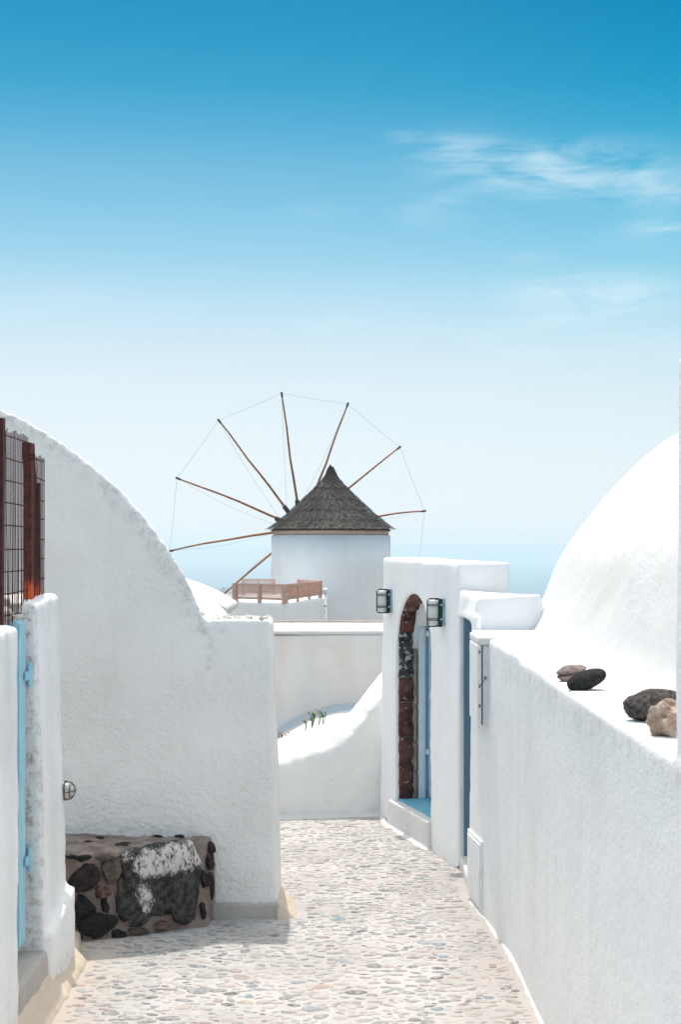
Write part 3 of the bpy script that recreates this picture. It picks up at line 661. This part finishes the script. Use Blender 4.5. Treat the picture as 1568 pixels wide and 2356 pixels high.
# ------------------------------------------------------------------ windmill
DM = 74.0; k74 = DM / F
mc = Vector(((762 - CX) * k74, DM, 0))
wm = thing('windmill', 'round white windmill with conical thatched cap and bare wooden spars', 'windmill', (mc.x, mc.y, -6))
zt = P(0, 1232, DM).z
mesh('tower', *lathe([(3.42, -7.5), (3.20, -1.0), (3.12, 1.0), (3.10, zt)], mc, 96), M['mill_wall'], wm, True)
for p in wm.children[0].data.polygons: p.use_smooth = len(p.vertices) == 4
mesh('eave_band', *lathe([(3.0, zt - .02), (3.02, zt + .15), (2.98, zt + .42)], mc, 72), M['band'], wm, True)
cap = [(144, 1220), (125, 1205), (102, 1187), (78, 1164), (55, 1143), (40, 1127), (29.4, 1117), (21, 1109), (15, 1101), (10, 1090), (7, 1083), (4.5, 1074)]
capw = [(r * k74, P(0, y, DM).z) for r, y in cap]
mesh('cap_core', *lathe([(2.7, capw[0][1] - .05)] + [(r * .97, z - .05) for r, z in capw], mc, 48), simple('thatch_core', (0.05, 0.042, 0.036), 0.95, 0, .3, 4), wm, True)
mb = MB()
arcl = [0]
for (a, b), (c_, d_) in zip(capw, capw[1:]): arcl.append(arcl[-1] + math.hypot(c_ - a, d_ - b))
def cap_at(l):
    l = max(0, min(arcl[-1], l))
    for i in range(len(arcl) - 1):
        if l <= arcl[i + 1]:
            f = (l - arcl[i]) / (arcl[i + 1] - arcl[i]); return capw[i][0] + f * (capw[i + 1][0] - capw[i][0]), capw[i][1] + f * (capw[i + 1][1] - capw[i][1])
    return capw[-1]
T = arcl[-1]; tiers = [0, .17 * T, .34 * T, .52 * T, .70 * T, .80 * T]
for ti, l0 in enumerate(tiers):
    l1 = tiers[ti + 1] if ti + 1 < len(tiers) else T
    rows = max(2, int((l1 - l0) / .16))
    for rw in range(rows):
        lb = l0 + (l1 - l0) * rw / rows; r, z = cap_at(lb); cnt = int(2 * math.pi * r / .05)
        for q in range(cnt):
            a = 2 * math.pi * (q + random.random()) / cnt; tone = .034 + .075 * random.random() ** 1.5
            tone *= .8 + .5 * noise.noise(Vector((math.cos(a) * 3, math.sin(a) * 3, lb * .8)))
            if rw == 0: tone *= 1.12
            if ti >= 5: tone *= .55
            seg = math.cos(4 * a) * .02 * r
            ln = random.uniform(.32, .55); lo = lb - random.uniform(-.05, .13); hi = min(T, lo + ln); lift = .035 * (1 - rw / rows) + .03 + random.uniform(0, .05)
            r0_, z0_ = cap_at(lo); r1_, z1_ = cap_at(hi)
            if lo < 0: r0_ += -lo * .8; z0_ -= -lo * .25
            da = random.gauss(0, .05) / max(r, .4); wd = random.uniform(.018, .035)
            def pt(rr, zz, aa, dd): return mc + Vector((rr * math.cos(aa) - dd * math.sin(aa), rr * math.sin(aa) + dd * math.cos(aa), zz))
            mb.add([pt(r0_ + lift * .7 + seg, z0_ + lift * .7, a, -wd), pt(r0_ + lift * .7 + seg, z0_ + lift * .7, a, wd), pt(r1_ + .02 + seg, z1_ + .02, a + da, wd * .8), pt(r1_ + .02 + seg, z1_ + .02, a + da, -wd * .8)], [(0, 1, 2, 3)], (tone * 1.06, tone * .97, tone * .90))
o = mb.build('thatch', M['straw'], wm, False, True); o['kind'] = 'stuff'
mesh('finial', *tube([mc + Vector((0, 0, capw[-1][1] - .15)), mc + Vector((-.05, 0, capw[-1][1] + .12))], [.10, .03], 7), M['straw'], wm)
DH = 78.3; hub = P(693.5, 1217, DH); kh = DH / F; TH = R(20.5)
hv = Vector((math.cos(TH), math.sin(TH), 0)); ax = Vector((-math.sin(TH), math.cos(TH), 0)); RW = 313.5 * kh
sr = hub + ax * 2.4
mesh('axle', *tube([Vector((mc.x, mc.y, hub.z)) - ax * .4, hub + ax * .3, sr], [.22, .2, .07], 12), M['wood'], wm, True)
mesh('hub', *tube([hub - ax * .28, hub + ax * .28], .36, 12), M['wood_dark'], wm)
tips = []
for q in range(12):
    a = R(189.3 - 30.2 * q) if q < 7 else R(189.3 - 30.2 * 6 - (q - 6) * 29.8)
    d = hv * math.cos(a) + Vector((0, 0, math.sin(a))); tip = hub + d * RW; tips.append(tip)
    sag = Vector((0, 0, -1)) * .10 * abs(math.cos(a)); pts = []
    for i in range(9):
        f = i / 8; w_ = noise.noise(Vector((q * 7.3, f * 3, 1))) * .10 * math.sin(math.pi * f)
        pts.append(hub + d * (.2 + (RW - .2) * f) + sag * (f * (1 - f) * -4) + Vector((0, 0, w_ * abs(math.cos(a)))) + hv * w_ * abs(math.sin(a)))
    sp = mesh('spar', *tube(pts, [.080 - .04 * i / 8 for i in range(9)], 8), M['wood'], wm, True)
    mesh('tip_cap', *tube([tip - d * .20, tip + d * .08], .058, 8), M['wood_dark'], sp)
    mesh('root_clamp', *tube([hub + d * .3, hub + d * 1.6], .13, 8), M['wood_dark'], sp)
for q in range(12):
    a, b = tips[q], tips[(q + 1) % 12]; mesh('rim_wire', *tube([a, (a + b) / 2 - Vector((0, 0, .03)), b], .0075, 5), M['wire'], wm)
    mid = (a * .55 + sr * .45) - Vector((0, 0, .22)); mesh('stay_wire', *tube(crom([a, mid, sr], 5), .0065, 5), M['wire'], wm)

# terrace in front of the mill with the lattice fence
ZT = -.17
tb = thing('mill_terrace', 'low white terrace wall in front of the windmill', 'terrace', (-3, 64, -5))
tp = [((525 - CX) / F * 62.5, 62.5), ((547 - CX) / F * 61, 61), ((655 - CX) / F * 59, 59), ((747 - CX) / F * 66, 66), (-.6, 71.5), (-5.2, 71.5)]
masonry('wall', [prism(tp, -6.5, ZT)], M['mill_wall'], tb, .08, 1, ((1.5, .04),))
fn = thing('lattice_fence', 'terracotta lattice fence with square posts on the mill terrace', 'fence', (-3, 62, ZT))
ft = .61
def lat(a, b, n, big):
    a = Vector((*a, 0)); b = Vector((*b, 0)); d = (b - a).normalized(); L = (b - a).length; nn = Vector((-d.y, d.x, 0))
    up = Vector((0, 0, 1))
    def slab(c, l, t, h): return obox(c, d * l / 2, nn * t / 2, up * h / 2)
    for i in range(n + 1):
        w = big if i in (0, n) else big * .72
        bevel(mesh('post', *slab(a + d * L * i / n + up * (ZT + ft - .02) / 2 + up * 0, w, w, ft - ZT + .02), M['lattice'], fn), .01)
        fn.children[-1].location.z += 0
    for z, h in ((ft - .04, .085), (ZT + .15, .075)): mesh('rail', *slab(a + d * L / 2 + up * z, L, .07, h), M['lattice'], fn)
    for i in range(n):
        mb = MB(); s0 = L * i / n + .08; s1 = L * (i + 1) / n - .08; z0, z1 = ZT + .185, ft - .08
        hgt = z1 - z0; st = .13
        for sg, off in ((1, .012), (-1, -.012)):
            x = s0 - hgt
            while x < s1:
                xa, xb = x, x + hgt
                ca_, cb_ = max(xa, s0), min(xb, s1)
                if cb_ - ca_ > .03:
                    za = z0 + (ca_ - xa) if sg > 0 else z1 - (ca_ - xa); zb = z0 + (cb_ - xa) if sg > 0 else z1 - (cb_ - xa)
                    p0 = a + d * ca_ + up * za + nn * off; p1 = a + d * cb_ + up * zb + nn * off; t = (p1 - p0).normalized()
                    mb.add(*obox((p0 + p1) / 2, (p1 - p0) / 2, nn * .011, t.cross(nn) * .0155))
                x += st
        o = mb.build('lattice_panel', M['lattice'], fn); o['kind'] = 'stuff'
q1 = ((541.5 - CX) / F * 61.1, 61.15); q2 = ((656 - CX) / F * 59.1, 59.15); q3 = ((737 - CX) / F * 65.6, 65.8); q4 = ((688 - CX) / F * 69.2, 69.2); q5 = ((560 - CX) / F * 69.5, 69.5)
lat(q1, q2, 2, .21); lat(q2, q3, 3, .16); lat(q3, q4, 2, .16)
lat((q5[0], q5[1]), ((630 - CX) / F * 69.5, 69.5), 2, .16)
pl = thing('vent_pipe', 'thin white vent pipe with a rounded cap beside the mill terrace', 'pipe', P(749, 1440, 65.5))
c = P(749, 1440, 65.5); t_ = P(749, 1358, 65.5)
mesh('tube', *tube([c - Vector((0, 0, 4)), t_], .07, 10), M['pipe'], pl, True)
mesh('cap', *blob(t_, (.15, .15, .11), amp=0, sub=2), M['pipe'], pl, True)
mesh('clamp', *tube([P(749, 1393, 65.5), P(749, 1396, 65.5)], .095, 10), M['band'], pl)
# white vault roofs left of the mill
def far_vault(name, label, ex, ez, R_, th, y0, y1, wall_z):
    cx_ = ex - R_ * math.sin(R(th)); zc = ez - R_ * math.cos(R(th))
    t = thing(name, label, 'house', (cx_, (y0 + y1) / 2, wall_z))
    ap = [(cx_ + R_ * math.cos(R(a)), zc + R_ * math.sin(R(a))) for a in [90 - th + 2 * th * q / 24 for q in range(25)]]
    masonry('roof', [prof_y(ap + [(ap[-1][0], ap[-1][1] - .15), (ap[0][0], ap[0][1] - .15)], y0, y1)], M['white_roof'], t, .05, 2, ((.9, .03),))
    masonry('wall', [box((ap[-1][0] + .12, y0 + .12, wall_z), (ap[0][0] - .12, y1 - .1, ap[0][1] - .05))], M['mill_wall'], t, .06, 1)
    return t
d = 30; e = P(525, 1396, d); far_vault('vaulted_cottage', 'white cottage with sunlit vault roof next to the lattice fence', e.x, e.z, 5.1, 32, 29.6, 33, -5)
d = 24; e = P(511, 1424, d); far_vault('vaulted_cottage', 'lower white vault roof showing over the broken top of the stucco wall', e.x, e.z, 1.6, 50, 22.5, 25.5, -4)

# unseen white house added across the back of the lane to bounce light
bh = thing('bounce_house', 'unseen white house added at the lane end opposite the windmill to bounce light', 'house', (0, -8, 0))
masonry('wall', [box((-4.5, -10, -.3), (4, -7.02, 2.3))], M['white'], bh, .08, 2)

# ------------------------------------------------------------------ left: stucco house
D8 = 8.1; hl = thing('stucco_house', 'rough stucco house with a curved vault gable and lower corner wall', 'house', (-2, 9, 0))
gab = [(p.x, p.z) for p in [P(px, py, D8) for px, py in [(443, 1351), (366, 1233), (266, 1115), (133, 1009), (60, 965), (0, 939)]]]
arcp = crom([(P(478, 1437, D8).x, P(478, 1437, D8).z, 0)] + [(x, z, 0) for x, z in gab] + [(-2.25, 3.01, 0), (-2.75, 3.07, 0), (-3.3, 2.98, 0), (-3.9, 2.7, 0), (-4.4, 2.2, 0), (-4.75, 1.6, 0)], 5)
ring = [(p.x, p.y) for p in arcp]
f0 = ring + [(-4.75, -.2), (P(505, 1437, D8).x - .08, -.2)]
main = loft([(x, D8, z) for x, z in f0], [(x - 1.15, 10.9, z) for x, z in f0])      # the vault runs back to the left
zc_ = P(0, 1427, D8).z
cor = loft([(-.95, D8, -.2), (-.343, D8, -.2), (-.348, 8.62, -.2), (-.95, 8.62, -.2)], [(-.95, D8 + .012, zc_), (-.400, D8 + .012, zc_ + .004), (-.400, 8.56, zc_), (-.95, 8.56, zc_)])
w = masonry('wall', [main, cor], M['stucco'], hl, .018, 4, ((.6, .03), (.09, .004)))
def arcdist(x, z):
    b = 9
    for p in arcp: b = min(b, (p.x - x) ** 2 + (p.y - z) ** 2)
    return math.sqrt(b)
val = []
for vv in w.data.vertices:
    x, y, z = vv.co
    q = 0.0
    if y < D8 + .09:
        if z > 1.6: q = max(0, 1 - arcdist(x, z) / .13) * .52
        if x < -.72 and z < .60: q = max(q, max(0, 1 - (z - .44) / .10) * .6)
        if z < .2: q = max(q, max(0, 1 - z / .12) * .8)
        if z > 1.15: q = max(q, .30 * math.exp(-((x + .74) / .03) ** 2) * min(1, max(0, (z - 1.15) * 4)))
    val.append(q)
w.data.attributes.new('dirt', 'FLOAT', 'POINT').data.foreach_set('value', val)
masonry('plinth', [loft([(-.82, 8.045, -.1), (-.33, 8.045, -.1), (-.335, 8.3, -.1), (-.82, 8.3, -.1)], [(-.82, 8.07, .088), (-.345, 8.07, .080), (-.35, 8.3, .08), (-.82, 8.3, .088)])], M['concrete'], hl, .01, 3, ((.12, .012),))
masonry('corner_fillet', [loft([(-.36, 8.03, -.03), (-.225, 8.06, -.03), (-.24, 8.45, -.03), (-.37, 8.62, -.03)], [(-.36, 8.07, .10), (-.335, 8.09, .085), (-.34, 8.4, .085), (-.37, 8.5, .10)])], M['beige'], hl, .01, 4, ((.1, .01),))
for i in range(46):      # crumbling stones along the low top
    x = random.uniform(-.75, -.42); y = random.uniform(8.14, 8.5); s_ = random.uniform(.004, .014)
    if i > 38: x = random.uniform(-.46, -.41); s_ *= 1.3
    mesh('rubble', *blob((x, y, zc_ + s_ * .4 + .002), (s_, s_ * random.uniform(.7, 1.2), s_ * random.uniform(.5, .9)), (0, 0, random.random() * 6), .35, sub=2), M['rubble'], hl)

# stone bench built against the gable
bn = thing('stone_bench', 'masonry bench of dark lava stones in mortar against the stucco gable', 'bench', (-1.2, 7.9, 0))
b0 = Vector((-1.378, 7.59)); b1 = Vector((-.744, 7.907)); bd = (b1 - b0).normalized()
pL = b0 - bd * .55; pR = b1
masonry('mortar_body', [loft([(pL.x, pL.y + .01, -.05), (pR.x + .004, pR.y, -.05), (-.705, 8.14, -.05), (-1.9, 8.14, -.05)], [(pL.x, pL.y + .045, .475), (pR.x - .045, pR.y + .05, .445), (-.725, 8.14, .455), (-1.9, 8.14, .475)])], M['mortar'], bn, .012, 14, ((.2, .03), (.07, .014)))
def zD(X, Y): return ((200 + .4464 * X) / 1.7232, (3250 + .4464 * Y) / 1.7232)
fnorm = Vector((bd.y, -bd.x, 0))
def face_pt(px, py, out=0.0):
    """where the sight line meets the bench's front face"""
    k = (px - CX) / F       # x = k*y ; the face leans back a little with height
    for _ in range(1):
        q = b0; t = (k * q.y - q.x) / (bd.x - k * bd.y); x, y = q.x + bd.x * t, q.y + bd.y * t
    z = EYE - (py - HZ) / F * y
    for _ in range(3):
        y2 = y + .09 * max(0, z); z = EYE - (py - HZ) / F * y2
    return Vector((k * y2, y2, z)) + fnorm * out
def bench_stone(outl, mat, proud=.022, name='stone', jit=.012):
    pts = [p + Vector((random.gauss(0, .9), random.gauss(0, .9), 0)) for p in crom([(*zD(X, Y), 0) for X, Y in outl], 4, True)]; ctr = sum(pts, Vector()) / len(pts); pts = [ctr + (p - ctr) * (1.10 if len(outl) < 15 else 1.02) for p in pts]; m = len(pts); v = []; h0 = random.uniform(0, 50)
    lev = [(1.0, -.03), (1.0, .004), (.95, proud * .62), (.84, proud * .95), (.62, proud * 1.1), (.32, proud * 1.12)]
    for sc, o in lev:
        for p in pts:
            q = ctr + (p - ctr) * sc; w_ = face_pt(q.x, q.y); nn_ = noise.noise(w_ * 22 + Vector((h0, 0, 0))) * .013 + noise.noise(w_ * 75 + Vector((h0, 0, 0))) * .008
            v.append(w_ + fnorm * (o + (nn_ if o > .005 else 0)) + (bd.to_3d() * nn_ + Vector((0, 0, nn_))) * .5)
    v.append(face_pt(ctr.x, ctr.y, proud * 1.13))
    f = [(l * m + i, l * m + (i + 1) % m, (l + 1) * m + (i + 1) % m, (l + 1) * m + i) for l in range(len(lev) - 1) for i in range(m)] + [((len(lev) - 1) * m + i, (len(lev) - 1) * m + (i + 1) % m, len(v) - 1) for i in range(m)]
    return mesh(name, v, f, mat, bn, True)
# the big block carries old splashes of limewash
k = NT('whitewash_splashed_lava', 0.85, 0.25)
n1 = k.noise(30, 6, 0.65); c = k.mix(k.step(n1, .35, .65), (.016, .016, .016), (.085, .08, .078))
c = k.mix(k.step(k.noise(60, 4, .6, off=(2, 7, 3)), .68, .73), c, (.34, .30, .28))
rag = k.math('ADD', k.math('MULTIPLY', k.noise(75, 6, .75, (1, 1, .6)), .95), k.math('MULTIPLY', k.noise(16, 4, .7), .75))
tot_m = None
for (X0, Y0, X1, Y1, rad_, kk) in [(840, 390, 1260, 300, 150, 1.0), (680, 330, 840, 330, 80, .75), (790, 620, 840, 750, 110, .85), (660, 690, 700, 900, 60, .55)]:
    p0, p1 = face_pt(*zD(X0, Y0)), face_pt(*zD(X1, Y1)); rw_ = rad_ * .4464 / 1.7232 * 7.8 / F
    sb_ = k.n('ShaderNodeVectorMath', operation='SUBTRACT'); k.put(sb_.inputs[0], k.pos); sb_.inputs[1].default_value = p0
    dt = k.n('ShaderNodeVectorMath', operation='DOT_PRODUCT'); k.put(dt.inputs[0], sb_.outputs[0]); dt.inputs[1].default_value = (p1 - p0) / (p1 - p0).length_squared
    tt = k.math('MAXIMUM', k.math('MINIMUM', dt.outputs['Value'], 1.0), 0.0)
    sc_ = k.n('ShaderNodeVectorMath', operation='SCALE'); sc_.inputs[0].default_value = p1 - p0; k.put(sc_.inputs[3], tt)
    df = k.n('ShaderNodeVectorMath', operation='DISTANCE'); k.put(df.inputs[0], sb_.outputs[0]); k.put(df.inputs[1], sc_.outputs[0])
    mk = k.math('MULTIPLY', k.step(df.outputs['Value'], rw_ * 1.75, rw_ * .10), kk)
    tot_m = mk if tot_m is None else k.math('MAXIMUM', tot_m, mk)
paint = k.math('MULTIPLY', k.step(k.math('ADD', k.math('MULTIPLY', tot_m, .95), rag), 1.26, 1.52), k.step(k.noise(48, 5, .7, (1, 1, .5), off=(3, 3, 9)), .64, .50))
k.color(k.mix(paint, c, k.mix(k.noise(12, 3), (.66, .58, .55), (.74, .71, .69))))
k.bump(k.math('ADD', n1, k.math('ADD', k.noise(100, 4), k.math('MULTIPLY', paint, .4))), .007); M['lava_splashed'] = k.m
bench_stone([(640, 300), (780, 262), (900, 232), (1060, 205), (1215, 190), (1290, 270), (1325, 400), (1320, 560), (1300, 720), (1270, 870), (1190, 930), (1110, 900), (1060, 835), (960, 850), (890, 840), (850, 900), (780, 950), (690, 930), (610, 840), (600, 720), (635, 580), (650, 430)], M['lava_splashed'], .034)
for ol, mt in [([(160, 600), (190, 520), (290, 420), (350, 400), (410, 430), (430, 500), (400, 570), (330, 620), (220, 635)], 'lava_dark_brown'),
               ([(470, 400), (520, 355), (570, 390), (578, 470), (550, 560), (500, 560), (465, 480)], 'olive_stone'),
               ([(185, 820), (235, 705), (285, 668), (335, 720), (395, 780), (370, 830), (300, 846), (235, 895), (195, 880)], 'lava_black'),
               ([(255, 965), (285, 885), (370, 840), (480, 848), (572, 880), (568, 935), (510, 985), (430, 1040), (340, 1022)], 'lava_black'),
               ([(545, 1000), (600, 980), (662, 1000), (650, 1040), (570, 1052)], 'lava_black'),
               ([(130, 322), (230, 315), (350, 330), (290, 366), (200, 342)], 'lava_black'),
               ([(452, 700), (490, 680), (515, 770), (505, 820), (470, 790)], 'lava_black'),
               ([(400, 640), (440, 600), (500, 610), (540, 650), (500, 680), (430, 690)], 'lava_brown'),
               ([(160, 690), (200, 660), (240, 680), (220, 720), (175, 740)], 'lava_brown'),
               ([(420, 330), (470, 315), (560, 330), (600, 350), (520, 350), (440, 360)], 'olive_stone'),
               ([(690, 985), (760, 968), (860, 975), (840, 1010), (740, 1022)], 'olive_stone'),
               ([(930, 930), (1000, 905), (1050, 940), (1010, 975), (950, 975)], 'lava_brown'),
               ([(600, 560), (625, 520), (632, 600), (615, 650)], 'olive_stone'),
               ([(200, 1015), (245, 1000), (290, 1045), (240, 1062)], 'lava_dark_brown'),
               ([(1340, 470), (1372, 460), (1384, 560), (1366, 600), (1345, 560)], 'lava_dark_brown'),
               ([(1330, 770), (1370, 750), (1380, 850), (1345, 880)], 'lava_dark_brown')]:
    bench_stone(ol, M[mt], .018)
for X, Y, w_ in [(175, 118, 70), (640, 125, 45), (790, 118, 45), (960, 128, 60), (430, 150, 60), (1150, 130, 50), (330, 190, 80), (640, 205, 90)]:
    px, py = zD(X, Y); g = G(px, py, .47); s_ = w_ * .4464 / 1.7232 * g.y / F
    mesh('stone', *blob((g.x, g.y, .452), (s_, s_ * 1.1, .02), (0, 0, 0), .3, sub=3), M['lava_dark_brown' if X % 20 else 'lava_black'], bn, True)
for y_, z_, sz in [(8.0, .34, .05), (8.03, .18, .06), (7.96, .25, .04), (8.06, .40, .04)]:
    mesh('stone', *blob((-.735, y_, z_), (.022, .03, sz), (0, 0, -.2), .5, sub=3), M['lava_dark_brown'], bn, True)

# ------------------------------------------------------------------ left foreground: lane wall, pier, gate, kerb, screen
lf_ = tag(masonry('garden_wall', [loft([(-1.352, -7, -.2), (-1.352, 6.0, -.2), (-1.85, 6.0, -.2), (-1.85, -7, -.2)], [(-1.362, -7, 1.77), (-1.362, 6.0, 1.77), (-1.85, 6.0, 1.80), (-1.85, -7, 1.80)])], M['pier'], None, .015, 26, ((.4, .025), (.1, .008))),
          'rounded white garden wall ending at the pale blue gate', 'wall')
pr = tag(masonry('gate_pier', [loft([(-1.345, 6.62, -.1), (-1.325, 7.10, -.1), (-1.40, 7.20, -.1), (-1.85, 7.2, -.1), (-1.85, 6.60, -.1)], [(-1.345, 6.62, .30), (-1.325, 7.10, .42), (-1.40, 7.20, .42), (-1.85, 7.2, .30), (-1.85, 6.6, .30)]),
                              loft([(-1.375, 6.60, .2), (-1.365, 7.12, .2), (-1.40, 7.2, .2), (-1.85, 7.2, .2), (-1.85, 6.60, .2)], [(-1.42, 6.60, 1.85), (-1.425, 7.14, 1.87), (-1.44, 7.18, 1.87), (-1.85, 7.2, 1.86), (-1.85, 6.6, 1.85)])], M['pier'], None, .013, 16, ((.35, .025), (.08, .010))),
         'white plaster gate pier with stained jamb and round bulkhead lamp', 'pier')
for ob in (lf_, pr):
    val = []
    for vv in ob.data.vertices:
        x, y, z = vv.co; q = max(0, 1 - (z - .02) / .16) * .9
        if ob is pr and y < 6.66 and x < -1.385: q = max(q, .55 if x > -1.43 else .9)
        val.append(q)
    ob.data.attributes.new('dirt', 'FLOAT', 'POINT').data.foreach_set('value', val)
tag(masonry('gate_step', [box((-1.85, 5.95, -.1), (-1.365, 6.66, .235))], M['concrete'], None, .012, 5, ((.15, .015),)), 'worn grey concrete step under the pale blue gate', 'step')
kx = [(-1.42, -.1), (-1.283, -.1), (-1.278, .004), (-1.30, .035), (-1.335, .075), (-1.37, .13), (-1.42, .14)]
kb = tag(masonry('kerb', [prof_y(kx, -7, 7.22), loft([(-1.5, 7.15, -.1), (-1.285, 7.15, -.1), (-1.36, 7.62, -.1), (-1.5, 7.62, -.1)], [(-1.5, 7.15, .11), (-1.32, 7.15, .06), (-1.40, 7.6, .05), (-1.5, 7.6, .09)])], M['beige'], None, .011, 5, ((.25, .03), (.06, .008))),
         'sloping beige cement kerb along the foot of the garden wall', 'kerb')
gl = thing('blue_gate', 'pale blue wooden plank gate hung between the garden wall and the pier', 'gate', (-1.47, 6.3, .3))
for y0, y1, zt_ in ((6.405, 6.560, 1.772), (6.235, 6.400, 1.742), (6.065, 6.230, 1.75)):
    bevel(mesh('plank', *box((-1.492, y0, .285), (-1.452, y1, zt_)), M['blue_paint'], gl), .012, 3)
for z in (.42, 1.58): mesh('batten', *box((-1.52, 6.07, z - .05), (-1.491, 6.55, z + .05)), M['blue_paint'], gl)
for z in (1.515, .665):
    h_ = mesh('hinge', *tube([(-1.440, 6.578, z - .055), (-1.440, 6.578, z + .055)], .013, 10), M['blue_paint'], gl)
    mesh('hinge_plate', *box((-1.446, 6.50, z - .02), (-1.438, 6.60, z + .02)), M['blue_paint'], h_)
# bulkhead lamp on the pier
bl = thing('bulkhead_lamp', 'small round caged bulkhead lamp with smoky glass on the gate pier', 'lamp', (-1.39, 7.12, .887))
bc = Vector((-1.405, 7.13, .887))
def xl(prof, c, n=28):      # lathe about X
    v, f = lathe(prof, (0, 0, 0), n); return [c + Vector((p.z, p.x, p.y)) for p in v], f
mesh('base', *xl([(.045, 0), (.05, .008), (.05, .022), (.044, .028)], bc), M['steel'], bl, True)
mesh('glass', *xl([(.041 * math.cos(R(a)) + .0005, .024 + .046 * math.sin(R(a))) for a in range(0, 91, 9)], bc), M['lamp_glass'], bl, True)
for pl_ in (0, 90):
    pts = [bc + Vector((.024 + .051 * math.sin(R(a)), .047 * math.cos(R(a)) * math.cos(R(pl_)), .047 * math.cos(R(a)) * math.sin(R(pl_)))) for a in range(0, 181, 12)]
    mesh('cage_bar', *tube(pts, .0032, 7), M['steel'], bl, True)
mesh('cage_ring', *tube([bc + Vector((.052, .042 * math.cos(R(a)), .042 * math.sin(R(a)))) for a in range(0, 361, 15)], .0032, 7), M['steel'], bl, True)
# rusty mesh screen above the wall
sc = thing('rusty_screen', 'rusty red iron mesh screen with posts standing on the garden wall', 'screen', (-1.48, 6.6, 1.8))
XS = -1.482
def rods(y0, y1, z0, z1, step):
    y = y0
    while y <= y1 + 1e-4:
        zt_ = z1 + random.uniform(-.012, .008); w_ = random.gauss(0, .003)
        mesh('rod', *tube([(XS + random.gauss(0, .002), y, z0(y)), (XS, y + w_, (z0(y) + zt_) / 2), (XS, y + w_ * .5, zt_)], .0023, 5), M['rust'], sc); y += step
def cross(y0, y1, zs):
    for z in zs: mesh('cross_wire', *tube([(XS - .004, y0, z), (XS - .004, (y0 + y1) / 2, z + random.gauss(0, .004)), (XS - .004, y1, z + random.gauss(0, .003))], .0032, 5), M['rust'], sc)
zb = lambda y: 1.74 if y < 6.45 else 1.80
rods(5.96, 6.74, zb, 2.63, .0295); cross(5.95, 6.76, [1.80 + .1 * i for i in range(9)])
rods(6.80, 7.12, lambda y: 1.82, 2.555, .030); cross(6.78, 7.125, [1.85 + .098 * i for i in range(8)])
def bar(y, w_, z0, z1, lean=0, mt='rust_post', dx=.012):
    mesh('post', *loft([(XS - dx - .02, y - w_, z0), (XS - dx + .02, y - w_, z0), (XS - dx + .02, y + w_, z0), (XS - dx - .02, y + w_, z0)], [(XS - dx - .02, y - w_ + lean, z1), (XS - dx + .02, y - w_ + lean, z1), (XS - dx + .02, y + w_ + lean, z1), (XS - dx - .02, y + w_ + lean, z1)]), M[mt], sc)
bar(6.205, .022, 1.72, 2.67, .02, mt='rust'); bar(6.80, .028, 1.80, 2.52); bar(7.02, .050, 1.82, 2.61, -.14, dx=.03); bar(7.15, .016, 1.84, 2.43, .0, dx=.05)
for i in range(16):
    x = random.uniform(-1.62, -1.50); y = random.uniform(6.15, 6.66)
    mesh('pebble', *blob((x, y, 1.765 + .055 * (y > 6.45) + random.uniform(-.02, .05)), (.03, .03, .022), amp=.3, sub=2), M['rubble'], pr, True)
bk = tag(masonry('back_wall', [box((-1.95, 6.02, -.1), (-1.50, 6.7, 1.73))], M['pier'], None, .02, 6), 'rough pale masonry behind the blue gate under the rusty screen', 'wall')
bk.data.attributes.new('dirt', 'FLOAT', 'POINT').data.foreach_set('value', [.5 if vv.co.z > 1.6 else .1 for vv in bk.data.vertices])

# ------------------------------------------------------------------ sea haze
k = bpy.data.materials.new('sea_haze'); k.use_nodes = True; t = k.node_tree; t.nodes.clear()
pv = t.nodes.new('ShaderNodeVolumePrincipled'); pv.inputs['Density'].default_value = .00030; pv.inputs['Color'].default_value = (.84, .965, 1.0, 1); pv.inputs['Anisotropy'].default_value = 0.0
oo = t.nodes.new('ShaderNodeOutputMaterial'); t.links.new(pv.outputs[0], oo.inputs['Volume'])
B = 40000
tag(mesh('haze', *box((-B, -B, -106), (B, B, 14)), k), 'pale summer haze over the sea', 'haze', kind='stuff')
